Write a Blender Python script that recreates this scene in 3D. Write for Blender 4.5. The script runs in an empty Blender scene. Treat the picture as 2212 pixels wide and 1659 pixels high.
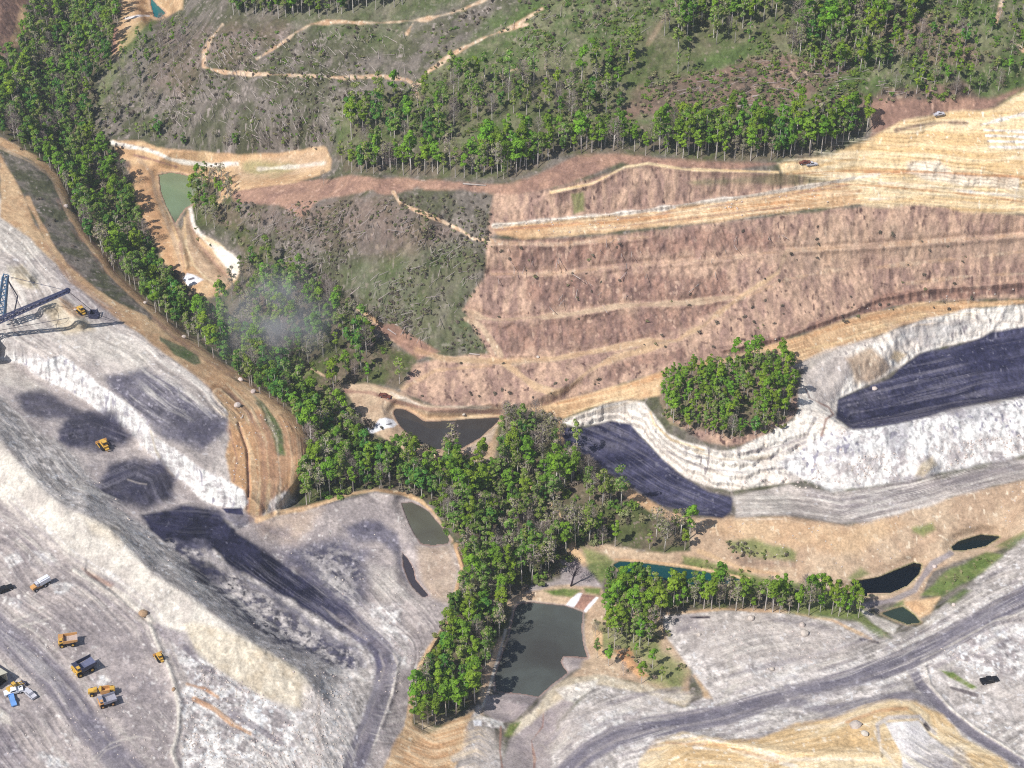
import bpy, math, random
import numpy as np
from mathutils import Vector, Matrix
from mathutils.geometry import delaunay_2d_cdt
random.seed(7); rng = np.random.default_rng(11)
SC = bpy.context.scene
COL = SC.collection
R = math.radians

# ------------------------------------------------------------------ camera, sky, sun, exposure
CAM_H, PITCH, F_PX, CU, CV = 565.0, R(38.0), 4128.0, 1106.0, 829.5
cam_d = bpy.data.cameras.new('camera'); cam = bpy.data.objects.new('camera', cam_d); COL.objects.link(cam)
cam.location = (0, 0, CAM_H); cam.rotation_euler = (R(90) - PITCH, 0, 0)
cam_d.sensor_width = 36; cam_d.lens = 18 * F_PX / 1106.0
cam_d.clip_start = 1; cam_d.clip_end = 60000
SC.camera = cam
SUN_EL, SUN_TO = R(51), (0.79, 0.613)          # light travels towards +x, +y
world = bpy.data.worlds.new('World'); SC.world = world; world.use_nodes = True
wn = world.node_tree; bgn = wn.nodes['Background']
skn = wn.nodes.new('ShaderNodeTexSky'); skn.sky_type = 'NISHITA'; skn.sun_disc = False
skn.sun_elevation = SUN_EL
skn.sun_rotation = math.atan2(-SUN_TO[0], -SUN_TO[1])
wn.links.new(skn.outputs[0], bgn.inputs[0]); bgn.inputs[1].default_value = 0.085
sd_ = bpy.data.lights.new('sun', 'SUN'); sd_.energy = 4.3; sd_.angle = R(0.5); sd_.color = (1, .975, .925)
sun = bpy.data.objects.new('sun', sd_); COL.objects.link(sun)
ld = Vector((SUN_TO[0] * math.cos(SUN_EL), SUN_TO[1] * math.cos(SUN_EL), -math.sin(SUN_EL)))
sun.rotation_euler = ld.to_track_quat('-Z', 'Y').to_euler(); sun.location = (0, 0, 800)
vs_ = SC.view_settings
vs_.view_transform = 'Standard'; vs_.look = 'None'; vs_.gamma = 1; vs_.use_curve_mapping = False; vs_.exposure = 0.38
SC.render.engine = 'CYCLES'
SC.cycles.use_denoising = False
SC.cycles.filter_width = 1.15
SC.cycles.max_bounces = 5; SC.cycles.diffuse_bounces = 3; SC.cycles.volume_bounces = 0

# ------------------------------------------------------------------ survey: sight lines of the photograph -> ground points
CP, SP = math.cos(PITCH), math.sin(PITCH)
def world_pt(u, v, h):
    x = (u - CU) / F_PX; y = (CV - v) / F_PX
    dy = CP + y * SP; dz = -SP + y * CP
    t = (CAM_H - h) / (-dz)
    return x * t, dy * t, h

def S(c, k=0.8):
    c = np.array(c, float) / 255.0
    return np.where(c <= .04045, c / 12.92, ((c + .055) / 1.055) ** 2.4) * k

# ------------------------------------------------------------------ noise
TB = rng.random((256, 256)).astype(np.float32)
def vnoise(x, y):
    xi = np.floor(x).astype(np.int64); yi = np.floor(y).astype(np.int64)
    fx = (x - xi).astype(np.float32); fy = (y - yi).astype(np.float32)
    fx = fx * fx * (3 - 2 * fx); fy = fy * fy * (3 - 2 * fy)
    x0 = xi & 255; x1 = (xi + 1) & 255; y0 = yi & 255; y1 = (yi + 1) & 255
    a = TB[x0, y0] * (1 - fx) + TB[x1, y0] * fx
    b = TB[x0, y1] * (1 - fx) + TB[x1, y1] * fx
    return a * (1 - fy) + b * fy
def fbm(x, y, o=4, g=.5):
    s = 0; a = 1; tot = 0
    for i in range(o):
        s = s + a * vnoise(x + 17.3 * i, y + 9.1 * i); tot += a; a *= g
        x, y = 1.6 * x + 1.2 * y, 1.6 * y - 1.2 * x
    return s / tot
def sstep(a, b, x):
    t = np.clip((x - a) / (b - a), 0, 1); return t * t * (3 - 2 * t)

# ------------------------------------------------------------------ traced outlines (photograph measured at 2212 x 1659)
def pl(s): return [tuple(float(q) for q in p.split(',')) for p in s.split()]
TR = {}
def T(k, s): TR[k] = pl(s); return TR[k]
T('wall_crest', '-150,640 0,725 60,748 103,775 133,766 187,806 233,846 277,873 320,913 333,946 383,976 433,1010 480,1033 525,1060 534,1085')
T('wall_foot', '-150,700 0,775 57,790 73,812 133,838 180,865 233,902 277,932 320,978 360,1012 400,1048 443,1082 520,1103')
T('toe', '-150,760 0,853 50,909 160,983 187,1026 253,1100 310,1135 370,1185 470,1268 560,1340 640,1390 735,1432')
T('crest', '-150,830 0,950 50,1010 100,1066 143,1098 187,1112 233,1139 287,1193 333,1239 400,1279 473,1333 520,1369 567,1399 633,1439 677,1483')
T('foot', '-150,960 0,1080 45,1126 147,1216 187,1238 233,1268 300,1319 333,1341 380,1365 433,1421 500,1461 567,1506 633,1538 690,1520')
T('road_valley', '-120,270 0,305 30,320 70,340 105,365 125,395 140,430 150,460 175,500 200,535 222,560 240,590 270,620 310,655 340,682 390,730 430,757 480,792 520,817 545,840 580,862 620,892 645,917 660,945 664,980 652,1020 630,1060 600,1095 570,1115')
T('belt_edge', '-100,400 0,470 60,510 110,560 150,610 200,645 260,692 310,727 350,762 400,795 450,835 490,885 500,930 485,985 500,1040 534,1085')
T('haul_west', '480,1130 600,1225 700,1303 737,1335 790,1370 825,1400 838,1440 826,1490 805,1555 780,1610 762,1670 745,1740')
T('haul_east', '2330,1230 2212,1290 2130,1333 2040,1383 1960,1424 1880,1453 1800,1480 1720,1500 1640,1520 1560,1545 1480,1560 1400,1572 1330,1592 1270,1625 1225,1665 1180,1720')
T('haul_branch', '1965,1430 1985,1475 2040,1535 2100,1585 2212,1650 2330,1720')
T('p_olive', '343,378 370,373 400,380 435,388 440,400 422,420 415,440 400,450 387,467 379,482 370,465 357,440 347,410')
T('p_mid', '850,892 857,884 877,886 903,900 919,911 970,910 1020,905 1080,903 1070,916 1037,946 997,968 937,970 897,953 870,926 860,913')
T('p_flat', '868,1088 890,1086 912,1096 927,1106 943,1126 963,1150 971,1166 967,1174 937,1178 910,1174 897,1157 885,1135 874,1108')
T('p_puddle', '868,1192 880,1205 893,1230 897,1252 912,1270 926,1286 914,1291 894,1272 882,1250 872,1222')
T('p_big', '1113,1319 1120,1306 1153,1303 1220,1309 1260,1323 1256,1356 1260,1393 1267,1419 1217,1416 1210,1429 1217,1443 1226,1453 1187,1483 1163,1505 1137,1500 1100,1495 1070,1493 1070,1459 1083,1423 1100,1373')
T('p_teal', '1325,1221 1340,1213 1400,1218 1475,1228 1540,1240 1600,1252 1580,1262 1500,1264 1400,1250 1345,1238')
T('p_navy', '1837,1258 1900,1246 1940,1231 1975,1217 1990,1220 1985,1240 1960,1265 1920,1283 1870,1288 1850,1275')
T('p_dark', '2055,1182 2070,1170 2120,1155 2160,1160 2130,1180 2080,1190 2060,1189')
T('p_green', '1903,1325 1930,1316 1950,1312 1975,1330 1989,1345 1960,1348 1920,1333')
T('p_top', '325,-6 340,12 357,28 345,38 333,36 328,20')
PONDS = [  # key, level, colour, label
 ('p_olive', 10.0, (126, 140, 112), 'pale olive sediment pond below the tan cut bank'),
 ('p_mid', 8.0, (72, 68, 68), 'dark brown sediment pond beside the white spillway'),
 ('p_flat', 8.0, (98, 96, 86), 'shallow murky pond at the corner of the grey flat'),
 ('p_puddle', 7.6, (70, 64, 72), 'narrow dark puddle on the grey flat'),
 ('p_big', 0.6, (86, 88, 86), 'largest grey green pond beside the narrow wood'),
 ('p_teal', 4.0, (20, 72, 78), 'long teal pond behind the row of tall trees'),
 ('p_navy', 8.0, (6, 14, 22), 'near black pond between gravel tracks'),
 ('p_dark', 12.0, (18, 30, 30), 'small dark pond on the tan bank'),
 ('p_green', 9.0, (56, 70, 62), 'small green pond beside the haul road'),
 ('p_top', 21.0, (28, 106, 112), 'turquoise pond in the far tan clearing')]

# ------------------------------------------------------------------ height lines (u, v, h) of the survey
PV, PE = [], []
def hl(pts, hs, line=True):
    n = len(pts)
    if not hasattr(hs, '__len__'): hs = [hs, hs]
    if len(hs) != n:
        d = [0]
        for a, b in zip(pts, pts[1:]): d.append(d[-1] + math.dist(a, b))
        hs = np.interp(np.array(d) / d[-1], np.linspace(0, 1, len(hs)), hs)
    k0 = len(PV)
    for (u, v), h in zip(pts, hs): PV.append((u, v, float(h)))
    if line: PE.extend((k0 + i, k0 + i + 1) for i in range(n - 1))
def h3(s, line=True):
    a = pl(s); k0 = len(PV); PV.extend(a)
    if line: PE.extend((k0 + i, k0 + i + 1) for i in range(len(a) - 1))
hl(TR['wall_crest'], [33, 32, 31, 30, 24]); hl(TR['wall_foot'], [22, 20, 17, 14])
hl(TR['toe'], [26, 24, 20, 13, 9]); hl(TR['crest'], [37.5, 38.5, 37.5, 33.5, 30, 24]); hl(TR['foot'], [31, 30, 28, 25, 21])
hl(TR['road_valley'], [34, 28, 26, 24, 23, 21, 20, 14])
hl([(a + 26, b - 6) for a, b in TR['road_valley'][4:28]], [16, 13, 11, 10, 9, 8, 7])
hl(TR['belt_edge'], [37, 36, 34, 33, 32, 31, 27, 24.5])
hl(TR['haul_west'][1:], [8.6, 8.2, 9, 11, 14, 17, 20])
hl(TR['haul_east'], [24, 21, 19, 17, 16, 15, 14, 13, 12])
hl(TR['haul_branch'][1:], [18.5, 24, 30])
h3('150,-40,15 130,120,13 120,220,12 190,330,10 245,460,9 330,600,8 480,700,7 640,838,6 730,960,5 900,1020,4 1050,1080,2.5 1110,1180,1.5 1060,1300,2 990,1420,2.5 920,1560,6')
h3('600,1108,12 700,1087,12 810,1060,12 905,1081,11 972,1172,10.5 1000,1230,10.5 978,1330,10 912,1430,9.5 885,1540,9')
h3('600,1150,9.3 700,1180,9.6 800,1150,9 830,1240,10.5 760,1250,10.2 860,1330,10 870,1400,9.7 940,1230,9.5', False)
h3('700,1440,14 720,1530,19 700,1650,22 460,1560,25 560,1620,24 -100,1300,31 0,1400,30 0,1659,32 180,1450,29 388,1520,26 300,1640,28 100,1300,30', False)
h3('900,1610,9 1000,1565,7 850,1655,14 1100,1640,6 960,1640,10', False)
h3('1090,1365,3 1066,1450,3 1044,1525,3'); h3('1055,1530,1.2 1110,1555,1.4 1230,1430,1.2 1180,1600,3.5 1150,1640,4', False)
h3('1102,1300,3.4 1160,1285,3.6 1225,1290,3.4'); h3('1105,1575,4 1140,1545,5 1200,1482,6 1240,1466,7 1290,1462,7.5 1400,1482,9 1490,1502,12')
h3('1270,1330,3.4 1290,1420,5 1400,1400,8 1460,1480,11 1440,1325,8.5 1215,1230,3 1290,1255,4.5 1300,1180,6', False)
h3('1310,1345,5.5 1420,1338,8 1480,1314,9 1650,1322,11 1850,1338,12.5'); h3('1600,1400,13.5 1800,1400,14 1560,1480,12.5 1900,1380,13 1700,1440,13.5', False)
h3('1470,1204,8 1600,1236,7.5 1740,1258,9.5'); h3('1330,1205,5.5 1490,1120,14 1590,1119,15 1700,1116,17 1830,1134,18.5 2000,1086,21 2212,1036,25 2330,1010,27')
h3('1830,1250,9.3 1990,1212,10.5 2050,1205,13 2165,1152,14.5 2330,1070,20 2000,1290,12 2100,1240,15 2212,1180,21 1900,1300,9.6 2000,1350,12', False)
h3('1195,930,13 1215,955,13 1250,982,13 1300,1022,12.5 1375,1065,12 1430,1095,12 1490,1114,13')
h3('1225,945,7.5 1262,970,7 1320,1010,6.5 1385,1050,7 1440,1080,7.5 1500,1100,8'); h3('1583,1090,9 1700,1080,10 1820,1112,14 2000,1060,15 2212,1008,18', False)
h3('1240,921,12 1290,914,10 1330,911,9 1385,945,7.5 1402,962,7.5 1430,992,8 1480,1030,8.5 1520,1047,9 1575,1057,10 1620,1052,10.5 1740,1037,11 1840,1057,12.5 2000,1032,14.5 2160,992,17 2212,977,18.5 2330,945,20')
h3('1216,908,12.8 1260,892,15.5 1300,877,18.5 1350,867,21 1390,872,21 1408,895,20.5 1440,940,22 1475,954,22 1510,964,22 1560,973,22 1590,970,22.5 1625,955,23 1660,938,23 1675,926,24 1715,906,24 1727,885,25 1730,845,26')
h3('1570,880,31 1500,850,29 1650,850,30 1570,800,28 1700,780,28.5 1450,900,26', False)
h3('1810,912,26 1835,926,28 1960,906,30 2140,869,32 2212,856,32 2330,835,33')
h3('1818,902,14 1846,915,12.5 1960,895,12 2140,858,13 2212,845,13 2330,822,14')
h3('1812,862,16 1850,845,16 1880,830,15 1935,800,15.5 1985,766,17 2108,735,18 2212,707,20 2330,690,20')
h3('1737,800,26 1808,756,28 1885,731,28.5 1942,708,29 2008,688,29.5 2108,665,30 2212,655,30.5 2330,650,31')
h3('1840,775,27 1750,820,25 1790,850,20 1760,870,22 1900,785,23', False)
h3('1437,800,29 1592,767,31 1728,725,33 1842,685,34 1975,655,33.5 2212,645,32.5 2330,642,33'); h3('1104,883,15.5 1204,866,17 1337,833,23'); h3('1304,862,20.5 1430,848,25', False)
h3('740,832,13 790,828,14 840,842,14 890,862,14 940,881,14 1000,886,14 1080,884,14.5', True); h3('1060,990,8.5 930,992,8.6 820,938,9 1085,930,9 1150,940,9.5', False)
h3('755,650,26 800,692,23 850,731,21 900,756,20.5 960,775,22 1100,783,24.5 1200,775,26.5 1300,755,29.5 1400,737,33 1440,730,34')
h3('1500,712,37 1560,671,41.5 1600,642,45 1680,590,52 1700,542,57'); h3('870,850,16 900,795,18 1000,830,19 1130,815,21.5 1200,845,24 1300,790,28', False)
h3('1000,669,36 1070,690,36 1250,676,39 1475,655,43.5 1580,644,44.5'); h3('1060,590,50 1290,580,53 1550,560,57 1690,543,57'); h3('1900,530,57 2212,510,58 1900,600,43 2212,580,44', False)
h3('1078,505,66 1270,506,66 1560,476,69 1860,441,72 2000,431,73 2212,456,70 2330,470,69'); h3('1065,487,67 1200,475,69 1400,455,71.5 1640,421,75.5 1840,388,79.5 1960,380,82')
h3('1190,415,80 1350,361,88 1480,366,88 1690,373,86'); h3('1000,388,77 1110,383,80 1190,337,88 1450,339,91 1720,344,90 1870,292,95')
h3('2050,240,103 2212,190,110 2100,345,91 2212,400,84 1950,330,90 2330,150,116', False)
h3('490,430,27 520,402,32 600,386,38 720,384,51 850,386,64 640,460,46 800,415,64 850,440,65 1000,500,64 1035,545,59 900,600,46 700,560,40 560,520,27 650,595,25 800,640,35 950,700,34 1040,640,44 1000,760,23', False)
h3('345,365,12 440,385,13 345,553,13.5 440,640,9 520,575,15 410,448,12 460,500,17 470,600,11 300,440,14', False)
h3('245,306,20 300,310,22 340,318,22 400,325,25 480,331,29 560,334,33 640,326,39 712,330,47'); h3('300,340,15 400,360,18 480,364,22.5 600,376,32 700,372,43')
h3('310,60,36 260,120,34 210,190,24 220,280,20 330,270,28 450,250,45 450,147,61 640,163,71 830,165,80 900,195,82 700,250,64 440,100,66 670,50,86 850,48,94 1050,0,110 1010,100,98 800,110,86 560,280,49', False)
h3('950,310,80 1000,250,87 1200,250,93 1400,200,101 1440,60,116 1700,60,121 1700,190,109 2000,200,113 2212,110,123 760,300,66 850,340,70', False)
h3('0,60,36 0,200,26 60,100,24 290,0,25 325,45,22 0,-40,42 320,-40,26 500,-40,86 1100,-40,118 1700,-40,132 2212,-40,140 240,80,30', False)
h3('-300,-300,60 300,-300,60 1100,-300,150 2600,-300,170 -400,200,45 -400,600,38 -400,1000,40 -400,1700,42 2600,200,128 2600,500,75 2600,760,36 2600,1100,24 2600,1500,28 2600,1900,40', False)
h3('-200,2000,44 400,2000,36 800,2000,30 1100,2000,8 1700,2000,40 1500,1650,22 1640,1620,25 1800,1600,27 1950,1560,28 1980,1640,27 2100,1650,29 1300,1680,14 1760,1545,20 2150,1450,21 2212,1400,20', False)
FAR = 7000.
h3('-6000,-1900,90 1100,-1900,90 8000,-1900,90 -6000,400,60 8000,400,60 -6000,4000,40 1100,4000,30 8000,4000,40', False)

# grid of survey columns and rows, dense over the site and coarse in the surroundings
def axis(lo, hi, step):
    mid = np.arange(lo, hi, step)
    a = [mid[0]]; s = step
    out_l = []
    x = mid[0]
    while x > (-5800 if True else 0) and len(out_l) < 90:
        s = min(max(6, s * 1.09), 400); x -= s; out_l.append(x)
    out_r = []; x = mid[-1]; s = step
    while x < 7800 and len(out_r) < 90:
        s = min(max(6, s * 1.09), 400); x += s; out_r.append(x)
    return np.array(out_l[::-1] + list(mid) + out_r)
US = axis(-70, 2285, 2.1); VS = axis(-45, 1705, 2.1)
US = US[(US > -5900) & (US < 7900)]; VS = VS[(VS > -1850) & (VS < 3900)]
NU, NV = len(US), len(VS)
U, V = np.meshgrid(US, VS)                       # [NV, NU]
H = np.zeros((NV, NU))
vo, eo, fo, ov, _, _ = delaunay_2d_cdt([Vector((p[0], p[1])) for p in PV], PE, [], 0, 1e-3)
pv = np.array(PV); hv = []
for k, p in enumerate(vo):
    if ov[k]: hv.append(pv[ov[k][0], 2])
    else:
        d = np.hypot(pv[:, 0] - p.x, pv[:, 1] - p.y); i = np.argsort(d)[:3]
        hv.append(float((pv[i, 2] / (d[i] + 1)).sum() / (1 / (d[i] + 1)).sum()))
H[:] = np.nan
for f in fo:
    (ax, ay), (bx, by), (cx, cy) = [vo[i][:2] for i in f]
    i0, i1 = np.searchsorted(US, min(ax, bx, cx)), np.searchsorted(US, max(ax, bx, cx), 'right')
    j0, j1 = np.searchsorted(VS, min(ay, by, cy)), np.searchsorted(VS, max(ay, by, cy), 'right')
    if i0 >= i1 or j0 >= j1: continue
    uu = U[j0:j1, i0:i1]; vv = V[j0:j1, i0:i1]
    d = (by - cy) * (ax - cx) + (cx - bx) * (ay - cy)
    if abs(d) < 1e-9: continue
    w0 = ((by - cy) * (uu - cx) + (cx - bx) * (vv - cy)) / d
    w1 = ((cy - ay) * (uu - cx) + (ax - cx) * (vv - cy)) / d
    w2 = 1 - w0 - w1
    m = (w0 >= -1e-6) & (w1 >= -1e-6) & (w2 >= -1e-6)
    hh = w0 * hv[f[0]] + w1 * hv[f[1]] + w2 * hv[f[2]]
    H[j0:j1, i0:i1][m] = hh[m]
H = np.where(np.isnan(H), 50.0, H)

def box1(a, r, ax):
    if r < 1: return a
    k = np.pad(a, [(r + 1, r) if i == ax else (0, 0) for i in (0, 1)], 'edge').cumsum(ax)
    n = a.shape[ax]
    return (np.take(k, range(2 * r + 1, 2 * r + 1 + n), ax) - np.take(k, range(0, n), ax)) / (2 * r + 1)
def blur(a, r):
    for _ in range(3): a = box1(box1(a, r, 0), r, 1)
    return a

# ------------------------------------------------------------------ masks
def sl_of(pts, pad):
    xs = [p[0] for p in pts]; ys = [p[1] for p in pts]
    i0, i1 = np.searchsorted(US, min(xs) - pad), np.searchsorted(US, max(xs) + pad)
    j0, j1 = np.searchsorted(VS, min(ys) - pad), np.searchsorted(VS, max(ys) + pad)
    return slice(j0, j1), slice(i0, i1)
def seg_dist(uu, vv, pts, closed):
    d = np.full(uu.shape, 1e18)
    q = list(zip(pts, pts[1:] + (pts[:1] if closed else [])))
    if not closed: q = q[:len(pts) - 1]
    for (ax, ay), (bx, by) in q:
        dx, dy = bx - ax, by - ay; L = dx * dx + dy * dy + 1e-12
        t = np.clip(((uu - ax) * dx + (vv - ay) * dy) / L, 0, 1)
        d = np.minimum(d, (uu - ax - t * dx) ** 2 + (vv - ay - t * dy) ** 2)
    return np.sqrt(d)
def inside(uu, vv, pts):
    c = np.zeros(uu.shape, bool)
    for (ax, ay), (bx, by) in zip(pts, pts[1:] + pts[:1]):
        if ay == by: continue
        c ^= ((ay > vv) != (by > vv)) & (uu < (bx - ax) * (vv - ay) / (by - ay) + ax)
    return c
def sdist(sl, pts):
    uu, vv = U[sl], V[sl]
    d = seg_dist(uu, vv, pts, True); return np.where(inside(uu, vv, pts), -d, d)
WARP = None
def poly_mask(pts, soft=4, warp=4):
    sl = sl_of(pts, soft + warp + 4)
    d = sdist(sl, pts) + WARP[sl] * warp
    return sl, 1 - sstep(-soft, soft, d)
def line_mask(pts, w, soft=2, warp=2):
    sl = sl_of(pts, w + soft + warp + 4)
    d = seg_dist(U[sl], V[sl], pts, False) - w / 2 + WARP[sl] * warp
    return sl, 1 - sstep(-soft, soft, d)

# smooth natural slopes more than worked ground
Hs = blur(H, 2); Hn = blur(H, 10)
NATURAL = ['310,60 880,0 1440,-40 2300,-40 2300,150 2050,225 1850,230 1700,335 1190,330 1000,385 720,380 480,325 240,300 200,220',
           '490,430 720,390 1060,410 1070,500 1040,600 1000,680 1060,760 900,765 750,650 540,530', '100,-40 260,-40 200,250 330,560 640,830 760,930 690,1060 600,840 350,660 200,480 0,280 0,100',
           '700,900 1100,900 1300,1050 1480,1150 1240,1200 1080,1250 1050,1450 900,1560 1000,1230 900,1050']
nat = np.zeros_like(H)
for s in NATURAL: nat[inside(U, V, pl(s))] = 1
nat = blur(nat, 8)
H = Hs * (1 - nat) + Hn * nat

X0, Y0, _ = world_pt(U, V, H)
X0 = np.asarray(X0); Y0 = np.asarray(Y0)
WARP = (fbm(X0 / 9, Y0 / 9, 4) - .5) * 2.2

# ------------------------------------------------------------------ surface kinds: colour A, colour B, size m, grain, speck colour, speck share, pattern, relief m
Z = dict(
 scrub=((122, 113, 104), (88, 88, 66), 9, .30, (158, 146, 138), .12, 'iso', .5),
 scrubgreen=((118, 118, 88), (88, 104, 58), 10, .28, (150, 140, 120), .08, 'iso', .5),
 scrubbrown=((140, 112, 100), (112, 92, 84), 8, .26, (176, 150, 132), .12, 'iso', .5),
 redslope=((196, 163, 140), (160, 130, 117), 7, .26, (104, 80, 74), .10, 'gully', .6),
 redbrush=((160, 124, 108), (116, 90, 84), 5, .34, (196, 164, 144), .14, 'gully', .9),
 redbare=((172, 136, 116), (148, 116, 102), 10, .18, (196, 160, 140), .06, 'iso', .35),
 tan=((216, 182, 142), (198, 160, 122), 8, .12, (236, 214, 182), .03, 'iso', .25),
 path=((218, 192, 164), (196, 160, 128), 3, .2, (234, 218, 196), .1, 'iso', .25),
 tandull=((202, 176, 148), (184, 156, 130), 8, .13, (226, 206, 180), .05, 'iso', .3),
 orange=((208, 160, 116), (190, 140, 100), 8, .14, (236, 206, 170), .04, 'iso', .3),
 sand=((236, 212, 172), (220, 186, 138), 6, .10, (250, 232, 204), .04, 'contour', .3),
 sandwhite=((246, 236, 222), (232, 206, 168), 5, .10, (252, 248, 240), .04, 'contour', .3),
 spoil=((206, 194, 185), (174, 163, 157), 12, .16, (226, 220, 218), .05, 'iso', .4),
 yard=((190, 177, 171), (160, 149, 147), 10, .2, (220, 212, 206), .06, 'iso', .3),
 spoildark=((156, 145, 148), (122, 114, 122), 9, .18, (190, 184, 190), .06, 'iso', .4),
 rubble=((232, 226, 220), (170, 160, 158), 4, .34, (246, 244, 242), .22, 'iso', .9),
 rubblegrey=((216, 206, 199), (172, 163, 157), 4, .30, (230, 226, 224), .12, 'iso', .55),
 cream=((220, 211, 198), (196, 186, 176), 9, .13, (238, 232, 222), .05, 'iso', .5),
 straw=((212, 199, 178), (196, 180, 156), 7, .16, (240, 228, 204), .08, 'iso', .6),
 white=((240, 236, 231), (202, 195, 193), 4, .24, (160, 155, 166), .16, 'crag', 1.3),
 whitebed=((243, 235, 224), (226, 214, 202), 4, .14, (158, 148, 146), .12, 'ledge', 1.2),
 coal=((46, 46, 72), (74, 73, 98), 8, .30, (120, 118, 134), .0, 'along', .7),
 coalspot=((70, 68, 86), (200, 191, 186), 3.4, .4, (40, 40, 54), .2, 'iso', .8),
 coalblack=((32, 32, 50), (52, 51, 74), 8, .26, (96, 94, 110), .0, 'iso', .5),
 coalgrey=((112, 108, 122), (82, 80, 98), 6, .26, (176, 170, 182), .08, 'iso', .5),
 haul=((126, 119, 128), (142, 135, 141), 10, .10, (190, 184, 190), .02, 'iso', .12),
 forest=((112, 100, 82), (86, 92, 54), 7, .26, (140, 124, 112), .08, 'iso', .4),
 grass=((124, 134, 76), (98, 118, 56), 6, .22, (156, 146, 106), .06, 'iso', .3),
 mud=((172, 160, 156), (156, 144, 144), 12, .08, (190, 180, 176), .02, 'iso', .1),
 red=((162, 124, 108), (146, 110, 100), 6, .16, (186, 150, 130), .05, 'iso', .25),
 dark=((78, 66, 72), (60, 52, 62), 4, .2, (110, 96, 96), .05, 'iso', .3),
 concrete=((250, 248, 250), (236, 234, 240), 3, .06, (210, 208, 214), .03, 'iso', .1))
def texture(zone, sl):
    A, B, size, grain, sp, share, pat, rel = Z[zone]
    x, y, h = X0[sl], Y0[sl], H[sl]
    k = (sum(map(ord, zone)) % 97) * 3.7
    if pat == 'iso': n = fbm(x / size + k, y / size, 5, .62)
    elif pat == 'gully': n = .55 * fbm(x / (size * .35) + k, h / (size * 1.3) + y / (size * 3), 3) + .45 * fbm(x / size + k, y / size, 3)
    elif pat == 'crag': n = .5 * np.abs(2 * fbm(x / 5 + k, y / 5 + h / 3, 4, .6) - 1) * 1.8 + .5 * fbm(x / 1.8, h / 4 + k, 3)
    elif pat == 'contour': n = .6 * fbm(h / 1.5 + fbm(x / 60, y / 60, 2) * 9 + k, x / 70, 3) + .4 * fbm(x / 40, y / 9 + k, 3)
    elif pat == 'ledge': n = .55 * fbm(h / 1.6 + .06 * x, x / 40 + k, 3) + .45 * fbm(x / 3 + k, y / 6, 3)
    else: n = .6 * fbm((x * .94 + y * .3) / 30 + k, (y * .94 - x * .3) / 5, 4) + .4 * fbm(x / size, y / size + k, 3)
    t = sstep(.36, .64, n)[..., None]
    c = S(A) * (1 - t) + S(B) * t
    g = fbm(x / 1.1 + k, y / 1.5, 2) - .5
    c = c * (1 + 2.4 * grain * g)[..., None]
    s = fbm(x / 1.6 + 31 + k, y / 2.2, 2)
    thr = .78 - .55 * share
    m = (sstep(thr, thr + .08, s) * (.35 + .9 * vnoise(x / 12 + 5, y / 12 + k)))[..., None].clip(0, 1)
    return c * (1 - m) + S(sp) * m, rel

C = np.zeros((NV, NU, 3)); REL = np.zeros((NV, NU)); ID = np.zeros((NV, NU), np.int16)
FULL = (slice(0, NV), slice(0, NU))
IDS = ['terrain']; IDLAB = {}
def ident(name, label=None, cat=None, group=None):
    IDS.append(name); IDLAB[len(IDS) - 1] = (label, cat, group); return len(IDS) - 1
def put(zone, sl, m, idn=None, k=1.0):
    c, rel = texture(zone, sl)
    m = m * k
    C[sl] = C[sl] * (1 - m[..., None]) + c * m[..., None]
    REL[sl] = REL[sl] * (1 - m) + rel * m
    if idn is not None: ID[sl][m > .5] = idn
def P(zone, s, soft=4, warp=5, idn=None, k=1.0):
    sl, m = poly_mask(pl(s) if isinstance(s, str) else s, soft, warp); put(zone, sl, m, idn, k)
def L(zone, s, w, soft=2, warp=2, idn=None, k=1.0):
    sl, m = line_mask(pl(s) if isinstance(s, str) else s, w, soft, warp); put(zone, sl, m, idn, k)
def strip(a, b): return a + b[::-1]

I_hw = ident('haul_road'); I_he = ident('haul_road'); I_hb = ident('haul_road'); I_trk = ident('dirt_road'); I_bench = ident('bench_road')
I_wall = ident('highwall'); I_wallk = ident('highwall'); I_wallr = ident('highwall'); I_coal = ident('coal_bed'); I_coal2 = ident('coal_bed'); I_coalw = ident('coal_bed')
I_ridge = ident('spoil_ridge'); I_sand = ident('sand_fill'); I_sand2 = ident('sand_fill'); I_path = ident('dirt_path'); I_yard = ident('yard_ground'); I_flat = ident('grey_flat')
I_sp1 = ident('rock_spillway', 'white stone spillway with a dark drain below the olive pond', 'spillway')
I_sp2 = ident('rock_spillway', 'white stone spillway at the left end of the dark brown pond', 'spillway')
I_sp3 = ident('rock_spillway', 'broad white stone wing left of the red channel above the big pond', 'spillway')
I_sp4 = ident('rock_spillway', 'narrow white stone wing right of the red channel above the big pond', 'spillway')

put('scrub', FULL, np.ones_like(H))
P('rubblegrey', '-6000,1640 300,1640 8000,1500 8000,3950 -6000,3950', 30, 20); P('rubblegrey', '-6000,500 -60,500 -60,3900 -6000,3900', 30, 20); P('rubblegrey', '2200,1150 8000,1000 8000,3900 2200,3900', 30, 20)
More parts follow.
